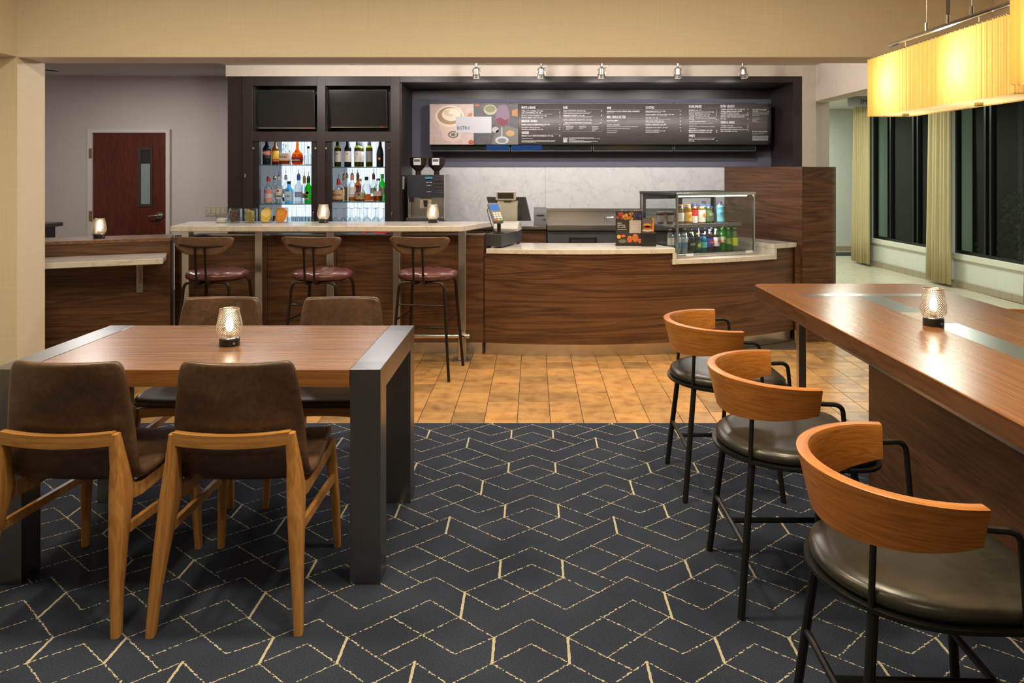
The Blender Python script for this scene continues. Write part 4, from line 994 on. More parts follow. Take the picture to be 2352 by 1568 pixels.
# ------------------------------------------------------------------ counter stools with bent oak backs
def make_counterstool(label):
    t = thing('counter_stool', label, 'counter stool', group='bent oak stools along the long table')
    def dshape(k):
        o = []
        for i in range(25): a = PI + PI * i / 24; o.append((.262 * k * math.cos(a), .258 * k * math.sin(a)))
        for i in range(7): a = i / 6 * PI / 2; o.append((.262 * k - .10 * k + .10 * k * math.cos(a), .165 * k + .10 * k * math.sin(a)))
        for i in range(7): a = PI / 2 + i / 6 * PI / 2; o.append((-.262 * k + .10 * k + .10 * k * math.cos(a), .165 * k + .10 * k * math.sin(a)))
        return o
    L = lambda k, z: [(x, y, z) for x, y in dshape(k)]
    obj('seat_tray', MB().loft([L(.95, .497), L(1.0, .503), L(1.0, .513), L(.93, .514)]), M['black_metal'], t, ang=50)
    obj('seat', MB().loft([L(.925, .5145), L(.955, .528), L(.945, .543), L(.90, .552), L(.75, .556), L(.5, .554), L(.25, .552), L(.05, .552)]), M['leather_black'], t, ang=70)
    # bent back band
    rings = []
    N = 36
    for i in range(N + 1):
        f = i / N; a = PI - .11 + (PI + .22) * f
        e = abs(2 * f - 1)
        zb = .640 + .046 * e ** 2.2; zt = .786 - .006 * e
        def pt(r, z): return (r * math.cos(a), r * math.sin(a) * 1.0, z)
        rb = .240 + .012 * e; rt = .278
        rings.append([pt(rt - .001, zt - .002), pt(rb + .002, zb + .002), pt(rb - .004, zb), pt(rb - .016, zb + .003), pt(rt - .036, zt - .010), pt(rt - .030, zt), pt(rt - .006, zt)])
    obj('backrest', MB().loft(rings), M['oak'], t, ang=40, uv=lambda v: (math.atan2(v.x, -v.y) * .27, v.z + math.hypot(v.x, v.y) * .7))
    for s_ in (-1, 1):
        a = -PI / 2 + s_ * .78
        obj('back_post', MB().tube([(.252 * math.cos(a), .252 * math.sin(a), .505), (.238 * math.cos(a), .238 * math.sin(a), .672)], .008, 8), M['black_metal'], t)
        obj('arm_rod', MB().tube(fillet([(s_ * .243, -.04, .728), (s_ * .262, .10, .728), (s_ * .258, .118, .505)], .03, 5), .008, 8), M['black_metal'], t)
        for q in (-1, 1):
            obj('leg', MB().tube([(s_ * .172, q * .172, .50), (s_ * .222, q * .222, .004)], .0125, 10), M['black_metal'], t)
    G = lambda s_, q, z: (s_ * (.172 + .05 * (1 - z / .5)), q * (.172 + .05 * (1 - z / .5)), z)
    obj('footrest', MB().tube([G(-1, 1, .225), G(1, 1, .225)], .010, 8), M['black_metal'], t)
    obj('crossbar', MB().tube([G(-1, -1, .225), G(1, -1, .225)], .010, 8), M['black_metal'], t)
    obj('crossbar', MB().tube([(0, -.2, .225), (0, .2, .225)], .010, 8), M['black_metal'], t)
    return t
cs = make_counterstool('bent oak stool nearest the tiled floor, farthest along the long table')
cs.location = (.905, 3.54, 0); cs.rotation_euler = (0, 0, math.radians(-90))
dup(cs, 'bent oak stool in the middle of the three at the long table', (.915, 2.68, 0), math.radians(-90))
dup(cs, 'bent oak stool nearest the camera at the long table', (.948, 1.835, 0), math.radians(-92))
dup(cs, 'bent oak stool on the window side of the long table, almost hidden', (2.40, 3.55, 0), math.radians(90))

# ------------------------------------------------------------------ long community table
t = thing('community_table', 'long cherry-brown high table with inlaid steel strips', 'table', (1.704, 0, 0))
q = .476
def slab(z0, z1, k=0, b=.0): return MB().prism(rrect(-q + k, q - k, .75, 4.144 - k, .07, 6), z0, z1, b)
obj('tabletop', slab(.853, .86, 0, .002), M['comm_wood'], t)
obj('edge_band', slab(.797, .853, .0005), M['comm_side'], t)
obj('steel_trim', slab(.783, .797, .006), M['steel_y'], t)
obj('pedestal', B(-.149, .149, .95, 3.417, 0.0, .783, b=.002), M['comm_panel'], t)
for s_ in (-1, 1): obj('post', B(s_ * .25 - .02, s_ * .25 + .02, 3.98, 4.02, 0, .783, b=.002), M['steel_z'], t)
obj('cross_inlay', B(-.328, .328, 3.73, 3.805, .858, .8606), M['steel'], t)
obj('strip_inlay', B(-.063, .063, 3.30, 3.729, .858, .8604), plain('grey_inlay', (.12, .11, .10), .35, .6), t)
op = obj('outlet_plate', B(-.063, .063, 3.075, 3.298, .858, .8612), plain('taupe_plate', (.36, .28, .20), .4), t)
for i in range(3):
    for s_ in (-1, 1): obj('socket', B(s_ * .022 - .012, s_ * .022 + .012, 3.11 + i * .055, 3.14 + i * .055, .861, .8618), M['cream_plate'], op)
obj('strip_inlay', B(-.063, .063, .9, 3.073, .858, .8606), M['steel_y'], t)

# ------------------------------------------------------------------ small battery lamps
M['lamp_mesh'] = plain('pale_wire_mesh', (.62, .55, .46), .35, .85)
def lamp_parts(t):
    k = 1.0
    obj('base', MB().lathe([(.039, 0), (.040, .002), (.040, .028), (.038, .030), (.0, .030)], 28), M['black'], t)
    obj('switch', MB().tube([(.022, -.033, .014), (.025, -.0385, .014)], .005, 10), M['satin'], t)
    prof = [(.036, .034), (.043, .042), (.0495, .056), (.0515, .072), (.0495, .092), (.0455, .112), (.0415, .130), (.0385, .148)]
    def rz(f):
        f *= len(prof) - 1; i = min(int(f), len(prof) - 2); g = f - i
        return prof[i][0] * (1 - g) + prof[i + 1][0] * g, prof[i][1] * (1 - g) + prof[i + 1][1] * g
    mb = MB(); na, nr = 30, 26
    def P3(a, j, e):
        r, z = rz(max(0, min(1, j / nr))); th = 2 * PI * a / na; r += e; return Vector((r * math.cos(th), r * math.sin(th), z))
    for j in range(nr - 1):
        for a in range(na):
            o_ = .5 * (j % 2); cst = P3(a + o_, j + 1, 0)
            cr = [P3(a + o_ + .5, j + 1, 0), P3(a + o_, j + 2, 0), P3(a + o_ - .5, j + 1, 0), P3(a + o_, j, 0)]
            inn = [cst.lerp(p, .66) for p in cr]
            mb.add(cr + inn, [(0, 1, 5, 4), (1, 2, 6, 5), (2, 3, 7, 6), (3, 0, 4, 7)])
    sh = obj('mesh_shade', mb, M['lamp_mesh'], t)
    obj('rim', MB().lathe([(.0385, .147), (.0398, .149), (.0385, .151), (.0372, .149)], 30, cap=False), M['lamp_mesh'], t)
    obj('collar', MB().lathe([(.036, .030), (.0385, .032), (.036, .036), (.03, .036)], 28), M['satin'], t)
    obj('socket', MB().lathe([(.013, .030), (.013, .058), (.011, .060)], 16), M['satin'], t)
    obj('bulb', MB().lathe([(.008, .060), (.0145, .074), (.0155, .086), (.012, .102), (.006, .116), (.001, .124)], 18), M['bulb'], t)
def lamp(label, loc, rz, power=1.6):
    if not lamp.first:
        t = thing('table_lamp', label, 'lamp', loc, rz, 'small mesh-shaded lamps'); lamp_parts(t); lamp.first = t
    else:
        t = dup(lamp.first, label, loc, rz)
    point('lamp_glow', (loc[0], loc[1], loc[2] + .09), power, (1.0, .74, .42), .016)
    return t
lamp.first = None
lamp('small lit mesh lamp on the walnut dining table', (-1.253, 3.03, .7785), .2)
lamp('small lit mesh lamp on the long cherry-brown table', (1.646, 3.03, .861), -.3)
lamp('small lit lamp on the walnut ledge in front of the door', P(228, 545, 5.72)[:2] + (.970,), .5)
lamp('small lit lamp on the marble bar between the two bottle niches', (P(743, 0, 6.12)[0], 6.12, 1.061), 0)
lamp('small lit lamp on the marble bar in front of the coffee machine', (P(994, 0, 6.12)[0], 6.12, 1.061), 1.0)

# ------------------------------------------------------------------ pendant over the long table
t = thing('pendant_light', 'long yellow pleated pendant light hanging over the long table', 'pendant light', (1.70, 0, 0))
def pleat(x0, x1, y0, y1, z0, z1):
    pts = []
    def run(ax, ay, bx, by):
        d = Vector((bx - ax, by - ay)); n_ = max(4, int(d.length / .0075)); nn = Vector((d.y, -d.x)).normalized()
        for k in range(n_):
            f = k / n_; p = Vector((ax, ay)) + d * f + nn * (.0055 if k % 2 else -.001) * (1 + .25 * math.sin(k * 1.7)); pts.append((p.x, p.y))
    run(x0, y0, x1, y0); run(x1, y0, x1, y1); run(x1, y1, x0, y1); run(x0, y1, x0, y0)
    return [[(x, y, z) for x, y in pts] for z in (z0, z1)]
for (x0, x1, y0, y1, z0, z1) in [(-.10, .10, 2.47, 3.52, 1.754, 2.027), (-.265, -.065, 1.20, 2.215, 1.754, 2.032)]:
    s_ = obj('shade', MB().loft(pleat(x0, x1, y0, y1, z0, z1), cap=False), M['shade'], t, smooth=False)
    obj('diffuser', B(x0 + .006, x1 - .006, y0 + .006, y1 - .006, z0 + .004, z0 + .008), translucent('opal_diffuser', (1.0, .98, .92), .9), s_)
    obj('top_frame', MB().tube([(x0, y0, z1), (x1, y0, z1), (x1, y1, z1), (x0, y1, z1), (x0, y0, z1)], .004, 6), M['satin'], s_)
    for k in range(2):
        yy = y1 - .155 - .555 * k; xc = (x0 + x1) / 2
        point('pendant_bulb', (1.70 + xc, yy, (z0 + z1) / 2), 3.0, (1.0, .84, .58), .035)
        obj('finial', B(xc - .012, xc + .012, yy - .012, yy + .012, z0 - .010, z0 + .004, b=.002), M['brass'], s_)
        obj('strut', MB().tube([(xc, yy, z1), (xc if x0 > -.2 else 0, yy, 2.094)], .004, 6), M['satin'], s_)
        obj('crosspiece', MB().tube([(x0, yy, z1), (x1, yy, z1)], .003, 6), M['satin'], s_)
obj('rail', MB().tube([(0, 1.1, 2.094), (0, 3.512, 2.094)], .010, 10), M['chrome'], t)
for y, r, m_ in ((3.185, .0018, 'satin'), (2.856, .0018, 'satin'), (1.7, .0018, 'satin'), (3.02, .006, 'black')):
    obj('cable' if m_ == 'black' else 'suspension_wire', MB().tube([(0, y, 2.10), (0, y, 2.95)], r, 6), M[m_], t)
    obj('grip', MB().tube([(0, y, 2.10), (0, y, 2.135)], .009, 10), M['chrome'], t)

# ------------------------------------------------------------------ jars of garnish on the bar
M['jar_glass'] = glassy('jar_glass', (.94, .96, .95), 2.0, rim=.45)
def jar(label, px, w_, h_, fill, round_=False, lidcol='glass', seed=0):
    x = P(px, 0, 6.12)[0]; r = random.Random(seed)
    t = thing('garnish_jar', label, 'jar', (x, 6.12, 1.061), group='garnish jars on the marble bar')
    if round_:
        obj('glass_wall', MB().lathe([(w_, 0), (w_, h_ * .8), (w_ * 1.05, h_ * .82), (w_ * 1.05, h_ * .9)], 26), M['jar_glass'], t)
        obj('lid', MB().lathe([(w_ * 1.1, h_ * .86), (w_ * 1.1, h_), (w_ * .9, h_)], 26), M['jar_glass'], t)
    else:
        obj('glass_wall', MB().lathe([(w_, 0), (w_, h_ * .93)], 24, sq=8), M['jar_glass'], t)
        obj('lid', MB().lathe([(w_ * .95, h_ * .93), (w_ * .98, h_), (w_ * .9, h_)], 24, sq=8), M['jar_glass'], t)
    fill(t, w_, h_, r)
def balls(col, name, rad, n, elong=1.0):
    m_ = plain(name + '_skin', col, .35, var=.3)
    def f(t, w_, h_, r):
        for i in range(n):
            z = .004 + rad + (h_ * .86 - 2 * rad) * (i / max(1, n - 1)); lim = w_ - rad - .004
            x, y = r.uniform(-lim, lim), r.uniform(-lim, lim * .3) if i % 2 else -lim
            o = obj(name, MB().lathe([(.01 * rad, -rad * elong), (rad * .6, -rad * elong * .8), (rad, 0), (rad * .6, rad * elong * .8), (.01 * rad, rad * elong)], 10), m_, t, loc=(x, y, z), ang=80)
            o.rotation_euler = (r.uniform(0, 3), r.uniform(0, 3), 0)
    return f
def slices(col, rind, name, n, rr):
    m_ = plain(name + '_flesh', col, .4, var=.12); m2 = plain(name + '_rind', rind, .4)
    def f(t, w_, h_, r):
        for i in range(n):
            g = i / (n - 1)
            o = obj(name, MB().lathe([(rr * .9, -.003), (rr * .9, .003)], 22), m_, t, loc=(r.uniform(-.006, .006), -.012 + r.uniform(-.008, .008), .0145 + rr * .62 + g * h_ * .40))
            o.rotation_euler = (math.radians(55 + 10 * r.random()), math.radians(r.uniform(-25, 25)), 0)
            obj('rind', MB().lathe([(rr * .9, -.0032), (rr, -.002), (rr, .002), (rr * .9, .0032)], 22, cap=False), m2, o)
    return f
def powder(t, w_, h_, r):
    o = obj('salt', MB().lathe([(w_ * .94, .003), (w_ * .94, h_ * .38), (w_ * .5, h_ * .44), (.001, h_ * .46)], 22), plain('white_salt', (.75, .74, .72), .9), t); o['kind'] = 'stuff'
jar('low round glass jar of white salt on the bar', 510, .047, .080, powder, True)
jar('square glass jar of dark cherries on the bar', 541, .044, .124, balls((.05, .012, .02), 'cherry', .0125, 62), seed=1)
jar('square glass jar of green olives on the bar', 576.5, .044, .124, balls((.30, .24, .05), 'olive', .0145, 44, 1.3), seed=2)
jar('square glass jar of lemon slices on the bar', 612, .041, .124, slices((.85, .62, .18), (.80, .55, .05), 'lemon_slice', 14, .040), seed=3)
jar('square glass jar of orange slices on the bar', 648, .041, .124, slices((.85, .33, .03), (.80, .26, .01), 'orange_slice', 12, .041), seed=4)

# ------------------------------------------------------------------ bottles
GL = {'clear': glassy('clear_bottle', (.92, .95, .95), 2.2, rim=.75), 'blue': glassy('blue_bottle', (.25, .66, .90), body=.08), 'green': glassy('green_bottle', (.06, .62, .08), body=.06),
      'dark': glassy('dark_bottle', (.035, .035, .04), body=.35), 'amber': glassy('amber_bottle', (.72, .30, .04), body=.05), 'olive': glassy('olive_bottle', (.62, .60, .05), body=.04),
      'frost': glassy('frosted_bottle', (.80, .86, .92), body=.18), 'orange': glassy('orange_bottle', (.88, .34, .02), body=.10)}
CO = {}
def C(n, col, rough=.45, metal=0.0):
    if n not in CO: CO[n] = plain(n + '_label', col, rough, metal)
    return CO[n]
PRO = {'wine': [(.92, 0), (1, .01), (1, .62), (.92, .67), (.55, .735), (.36, .77), (.34, .97), (.36, .975), (.36, 1)],
       'spirit': [(.9, 0), (1, .012), (1, .58), (.93, .64), (.6, .71), (.40, .76), (.37, .93), (.42, .935), (.42, 1)],
       'burgundy': [(.92, 0), (1, .01), (1, .45), (.9, .55), (.6, .68), (.36, .78), (.34, 1)],
       'round': [(.7, 0), (.9, .02), (1, .18), (1, .34), (.85, .47), (.5, .57), (.27, .66), (.22, .95), (.26, .96), (.26, 1)],
       'decanter': [(.92, 0), (1, .02), (1, .5), (.85, .6), (.45, .68), (.33, .72), (.33, .85), (.42, .86), (.42, .9), (.36, .91)],
       'soda': [(.78, 0), (.95, .03), (1, .10), (.94, .25), (1, .38), (1, .60), (.9, .70), (.55, .84), (.36, .90), (.36, .93)],
       'juice': [(.9, 0), (1, .02), (1, .70), (.9, .78), (.68, .85), (.64, .88)],
       'water': [(.9, 0), (1, .02), (1, .72), (.85, .82), (.45, .90), (.40, .93)]}
def bottle(label, x, y, z, kind, h, w_, glass, liquid=None, labels=(), cap=None, capz=None, pour=False, sq=0, neck=None, name='bottle', cat='bottle', group=None, rz=0.0, band=None):
    """labels: (z0, z1, material, lettering, ink)"""
    t = thing(name, label, cat, (x, y, z), rz, group)
    r = w_ / 2; pf = [(a * r, b * h) for a, b in PRO[kind]]
    if neck: pf = [(max(a, neck) if b > h * .75 else a, b) for a, b in pf]
    seg = 24 if sq else 18
    obj('glass_body', MB().lathe(pf, seg, sq=sq), GL[glass] if isinstance(glass, str) else glass, t, ang=50)
    def rad(zz):
        for (a0, b0), (a1, b1) in zip(pf[:-1], pf[1:]):
            if b0 <= zz <= b1 and b1 > b0: return a0 + (a1 - a0) * (zz - b0) / (b1 - b0)
        return pf[-1][0]
    if liquid:
        mat_, lev = liquid; top = lev * h; lp = [(a * .93, max(b, .004)) for a, b in pf if b < top] + [(rad(top) * .93, top)]
        obj('liquid', MB().lathe(lp, seg, sq=sq), mat_, t, ang=50)
    for (z0, z1, m_, tx, ink) in labels:
        n_ = 18; rows = []
        for zz in (z0 * h, z1 * h):
            row = []
            for k in range(n_ + 1):
                a = -PI / 2 + math.radians(-78 + 156 * k / n_); ca, sa = math.cos(a), math.sin(a)
                qq = 1 / (abs(ca) ** sq + abs(sa) ** sq) ** (1 / sq) if sq else 1
                rr = (rad(zz) + .0012) * qq; row.append((rr * ca, rr * sa, zz))
            rows.append(row)
        lo = obj('label', MB().loft(rows, closed=False), m_, t)
        if tx:
            mb = MB(); zc = (z0 + z1) / 2 * h; ww = min(r * 1.55, .0085 * len(tx)); ch_ = min((z1 - z0) * h * .42, .016)
            text(mb, tx, 0, zc - ch_ / 2, ch_, ww, -max(rad(zc), rad(z0 * h), rad(z1 * h)) - .0026, 'C', bold=.02); obj('lettering', mb, ink or M['charcoal'], lo, smooth=False)
    if band:
        for (bx, bz, br, bm) in band:
            obj('emblem', MB().tube([(bx, -rad(bz * h) - .0018, bz * h), (bx, -rad(bz * h) - .0032, bz * h)], br, 16), bm, t)
    nr = pf[-1][0]; zt = pf[-1][1]
    if cap:
        z0 = (capz if capz else .90) * h; obj('cap', MB().lathe([(max(rad(z0), nr) + .0012, z0), (nr + .0015, zt + .006), (nr, zt + .008)], 14), cap, t)
    if pour:
        zz = zt + (.008 if cap else 0)
        obj('pourer', MB().lathe([(nr * .9, zz), (nr * .9, zz + .012), (.004, zz + .018), (.003, zz + .030)], 10).tube([(0, 0, zz + .028), (0, -.002, zz + .042), (.006, -.006, zz + .062)], .0026, 6), M['chrome'], t)
    return t
WH, CR, BK = C('white', (.70, .68, .64)), C('cream', (.62, .50, .38)), C('black', (.015, .014, .014))
RD, BL, NV = C('red', (.50, .03, .03)), C('blue', (.03, .10, .42)), C('navy', (.03, .03, .12))
YL, GD, GY = C('yellow', (.72, .42, .05)), C('gold', (.45, .30, .10), .4, .5), C('grey', (.20, .20, .21))
TN, OR, GR = C('tan', (.55, .36, .18)), C('orange', (.75, .22, .03)), C('green', (.04, .35, .05))
LQ = {'amber': glassy('amber_spirit', (.62, .22, .03), .3, body=.12), 'gold': glassy('gold_spirit', (.80, .45, .08), .3, body=.1), 'rust': glassy('rust_spirit', (.50, .13, .03), .3, body=.15), 'orange': glassy('orange_liqueur', (.85, .30, .02), .3, body=.2), 'dark': glassy('dark_wine', (.05, .04, .03), .2, body=.3), 'cream': plain('cream_liqueur', (.25, .14, .09), .5)}
G1, G2, G3, G4 = 'liqueurs on the top shelf of the left niche', 'spirits on the lower shelf of the left niche', 'wines on the top shelf of the right niche', 'whiskeys on the lower shelf of the right niche'
bx = lambda px, Y=7.68: (px - 1226) * Y / 1690
z1, z2, z3, z4 = 1.5545, 1.1525, 1.5315, 1.1745
bottle('black cream liqueur bottle with a red and white label', bx(613, 7.68), 7.68, z1, 'spirit', .275, .083, 'dark', None, [(.36, .52, C('rust', (.45, .10, .06)), 'BAILEYS', WH), (.24, .35, BK, '', GD)], BK, .80, group=G1)
bottle('orange-labelled coffee liqueur bottle with a yellow label', bx(632.5, 7.70), 7.70, z1, 'spirit', .265, .072, 'amber', (LQ['rust'], .3), [(.22, .55, YL, '', None), (.12, .21, C('redorange', (.60, .12, .02)), '', None)], None, group=G1)
bottle('square clear decanter bottle of amber liqueur with a cream label', bx(655, 7.68), 7.68, z1, 'decanter', .235, .108, 'clear', (LQ['rust'], .26), [(.18, .50, C('pink_cream', (.55, .40, .30)), 'DISARONNO', None)], M['jar_glass'], .86, sq=7, group=G1)
bottle('round orange liqueur bottle with a red ribbon', bx(683, 7.68), 7.68, z1, 'round', .245, .118, 'orange', (LQ['orange'], .44), [(.10, .30, C('maroon', (.14, .02, .02)), 'Grand Marnier', WH)], GD, .95, band=[(0.0, .56, .012, RD)], group=G1)
bottle('round clear tequila bottle with a brown stopper', bx(708, 7.68), 7.68, z1, 'round', .185, .092, 'clear', None, [], C('cork', (.16, .07, .04)), .9, neck=.012, group=G1)
bottle('clear gin bottle with a red cap and red label', bx(617, 7.68), 7.68, z2, 'spirit', .258, .088, 'clear', None, [(.04, .20, C('redwhite', (.66, .30, .28)), '', None), (.21, .40, C('pinkish', (.70, .52, .50)), '', RD), (.41, .56, C('palered', (.60, .22, .20)), '', None)], RD, .88, pour=True, group=G2)
bottle('clear vodka bottle with blue lettering behind the rum', bx(631, 7.78), 7.78, z2, 'spirit', .262, .074, 'clear', None, [(.40, .52, WH, '', BL)], M['chrome'], .93, pour=True, group=G2)
bottle('clear rum bottle with white label and red disc', bx(641, 7.68), 7.68, z2, 'spirit', .270, .076, 'clear', None, [(.18, .56, WH, '', None), (.22, .33, WH, 'BACARDI', BK)], M['lightgrey'], .90, pour=True, band=[(0, .48, .012, RD)], group=G2)
bottle('clear spirit bottle with a navy foot label behind the pale blue gin', bx(656.5, 7.78), 7.78, z2, 'spirit', .270, .070, 'clear', None, [(.06, .22, NV, '', None), (.35, .55, WH, '', None)], M['lightgrey'], .9, pour=True, group=G2)
bottle('pale blue rectangular gin bottle', bx(664, 7.66), 7.66, z2, 'spirit', .222, .082, 'blue', None, [(.12, .56, C('paleblue', (.55, .68, .75)), 'BOMBAY', BL)], M['black'], .9, sq=6, group=G2)
bottle('tall frosted vodka bottle with a blue cap', bx(686, 7.68), 7.68, z2, 'spirit', .285, .082, 'frost', None, [(.22, .42, C('lilac', (.32, .34, .52)), '', None)], BL, .84, pour=True, group=G2)
bottle('clear bottle with a gold neck behind the green vermouth', bx(699, 7.79), 7.79, z2, 'spirit', .262, .066, 'clear', None, [(.20, .38, YL, '', None)], YL, .78, pour=True, group=G2)
bottle('bright green vermouth bottle with a round red seal', bx(708.5, 7.67), 7.67, z2, 'spirit', .260, .080, 'green', None, [(.14, .22, C('greylab', (.50, .50, .47)), '', None)], C('dkgreen', (.02, .10, .04)), .82, pour=True, band=[(0, .42, .024, C('seal_white', (.62, .60, .56))), (0, .42, .018, RD)], group=G2)
def wine(label, px, glass, lab, Y=7.68, kind='wine', tx='', extra=None, ink=None):
    bottle(label, bx(px, Y), Y, z3, kind, .300, .072, glass, (LQ['dark'], .66), [(.17, .545, lab, tx, ink)] if lab else [], BK, .74, group=G3, band=extra)
wine('green-gold wine bottle with cream label, first of the wines', 776, 'olive', C('wlab', (.58, .52, .48)), extra=[(.004, .45, .006, BK)], tx='')
wine('dark red-wine bottle with cream label, second of the wines', 799, 'dark', C('wlab', (.58, .52, .48)), extra=[(.004, .45, .006, BK)])
wine('green-gold wine bottle with cream label, third of the wines', 821.5, 'olive', C('wlab', (.58, .52, .48)), extra=[(.004, .45, .006, BK)])
wine('green-gold wine bottle standing half behind the third wine', 828, 'olive', C('wlab', (.58, .52, .48)), 7.80)
wine('yellow-green wine bottle with a grey label', 848, 'olive', GY, tx='')
wine('black sloping-shouldered wine bottle with an orange mark', 873, 'dark', None, kind='burgundy', extra=[(0, .28, .013, OR)])
bottle('square bourbon bottle with dripping red wax top and tan label', bx(778, 7.66), 7.66, z4, 'decanter', .235, .106, 'clear', (LQ['amber'], .47), [(.08, .50, TN, "Maker's Mark", C('brown', (.15, .05, .02)))], RD, .72, sq=6, pour=True, neck=.015, group=G4)
bottle('amber whiskey bottle half hidden behind the red wax bourbon', bx(790.5, 7.77), 7.77, z4, 'spirit', .262, .078, 'clear', (LQ['gold'], .55), [], TN, .82, pour=True, group=G4)
bottle('slim clear spirit bottle at the back beside the whiskey', bx(797, 7.88), 7.88, z4, 'spirit', .265, .066, 'clear', None, [], M['lightgrey'], .9, pour=True, group=G4)
bottle('tall whiskey bottle with white label and copper top', bx(809, 7.67), 7.67, z4, 'spirit', .266, .078, 'clear', (LQ['amber'], .2), [(.30, .56, WH, '', RD), (.16, .29, C('offw', (.6, .52, .44)), '', None)], C('copper', (.60, .22, .10)), .82, pour=True, group=G4)
bottle('tall dark-necked bottle behind the round whisky', bx(822, 7.79), 7.79, z4, 'spirit', .270, .070, 'amber', (LQ['rust'], .6), [], C('bronzecap', (.12, .07, .03)), .78, pour=True, group=G4)
bottle('round crowned whisky bottle with a gold label', bx(827, 7.64), 7.64, z4, 'round', .225, .112, 'clear', (LQ['amber'], .40), [(.10, .40, C('goldlab', (.50, .36, .16)), '', None)], GD, .92, sq=0, neck=.014, band=[(0, .32, .012, C('purple', (.06, .03, .12)))], group=G4)
bottle('clear bottle with black stopper and a little amber spirit', bx(842, 7.78), 7.78, z4, 'spirit', .245, .086, 'clear', (LQ['orange'], .28), [], BK, .88, group=G4)
bottle('tall clear bottle with a maroon collar', bx(858, 7.90), 7.90, z4, 'spirit', .266, .066, 'clear', (LQ['amber'], .16), [(.28, .50, C('ivory', (.5, .44, .33)), '', None)], C('maroon2', (.25, .02, .03)), .84, pour=True, group=G4)
bottle('short clear bottle with black stopper and amber base', bx(869, 7.65), 7.65, z4, 'decanter', .250, .092, 'clear', (LQ['amber'], .22), [(.22, .42, C('ivory', (.5, .44, .33)), '', None)], BK, .86, sq=5, neck=.014, group=G4)
bottle('green-necked whiskey bottle at the right end of the shelf', bx(878, 7.80), 7.80, z4, 'spirit', .275, .076, 'green', None, [(.25, .5, C('olivelab', (.30, .26, .08)), '', None)], GR, .85, group=G4)

# glassware at the bottom of the niches
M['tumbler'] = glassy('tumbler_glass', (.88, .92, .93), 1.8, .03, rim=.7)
stem0 = None
labs = ['front row', 'back row']; ORD = ['first', 'second', 'third', 'fourth', 'fifth', 'sixth', 'seventh', 'eighth', 'ninth', 'tenth']
for i, (px, Y) in enumerate([(772, 7.66), (790, 7.66), (808, 7.66), (826, 7.66), (844, 7.66), (862, 7.66), (881, 7.66), (798, 7.82), (820, 7.82), (842, 7.82), (864, 7.82)]):
    loc = (bx(px, Y), Y, .901); lab = '%s upturned wine glass of the %s in the niche below the whiskeys' % (ORD[i if Y < 7.7 else i - 7], labs[Y > 7.7])
    if stem0 is None:
        stem0 = thing('wine_glass', lab, 'glass', loc, group='upturned wine glasses in the right niche')
        obj('bowl', MB().lathe([(.032, 0), (.039, .03), (.041, .055), (.034, .085), (.012, .104), (.004, .112)], 18, cap=False), M['tumbler'], stem0)
        obj('stem', MB().lathe([(.004, .110), (.0035, .185), (.006, .19)], 10), M['tumbler'], stem0)
        obj('foot', MB().lathe([(.006, .19), (.034, .197), (.034, .199), (.004, .2)], 18), M['tumbler'], stem0)
    else: dup(stem0, lab, loc)
tm0 = None
for i, (px, Y, k) in enumerate([(668, 7.66, 0), (685, 7.66, 1), (702, 7.66, 1), (717, 7.66, 0), (677, 7.75, 0), (694, 7.75, 1), (709, 7.75, 0)]):
    loc = (bx(px, Y), Y, .901)
    lab = 'clear tumbler below the green and blue bottles, ' + ['front row', 'front row, second', 'front row, third', 'front row, by the dark stile', 'behind the orange slices', 'back row', 'back row, by the dark stile'][i]
    if tm0 is None:
        tm0 = thing('tumbler', lab, 'glass', loc, group='tumblers in the left niche')
        obj('glass_wall', MB().lathe([(.030, 0), (.036, .11), (.034, .11), (.028, .006)], 18, cap=False), M['tumbler'], tm0)
        obj('glass_base', MB().lathe([(.030, 0), (.030, .012)], 18), M['tumbler'], tm0)
    else: dup(tm0, lab, loc)
for i, px in enumerate((632, 640)):
    single('shaker', MB().lathe([(.028, 0), (.036, .12), (.034, .12)], 18, (bx(px + i * 6, 7.70), 7.70, .901)), M['chrome'], ['polished steel shaker cup left in the lit niche behind the lemon jar', 'polished steel shaker cup right in the lit niche behind the lemon jar'][i], 'shaker')

# ------------------------------------------------------------------ back counter, coffee machine, till, printer
t = thing('prep_counter', 'walnut back counter with a steel edged top', 'counter')
obj('top', B(-1.350, .128, 7.45, 8.205, .895, .93, b=.003), M['steel'], t); obj('body', B(-1.350, .125, 7.48, 8.2, 0, .894), M['walnut'], t)
t = thing('steel_workstation', 'stainless worktop with splashback behind the counter', 'worktop')
obj('top', B(.135, 1.9, 7.43, 8.12, .885, .945, b=.006), M['steel'], t); obj('splashback', B(.135, 1.9, 8.12, 8.2, .90, 1.045), M['steel'], t)
obj('splash_ledge', B(.135, 1.9, 8.08, 8.2, 1.045, 1.075, b=.003), M['steel'], t)
bd = obj('body', B(.14, 1.9, 7.46, 8.19, 0, .875), plain('grey_cabinet', (.075, .075, .082), .5), t)
obj('hatch_frame', B(.36, .64, 7.452, 7.459, .55, .815, b=.003), M['black'], bd); obj('hatch', B(.378, .622, 7.449, 7.453, .55, .795), M['steel'], bd)
obj('tap', MB().tube(fillet([(.79, 8.06, .945), (.79, 8.06, .985), (.79, 7.98, .985), (.86, 7.98, .985)], .01), .006, 8), M['chrome'], t)

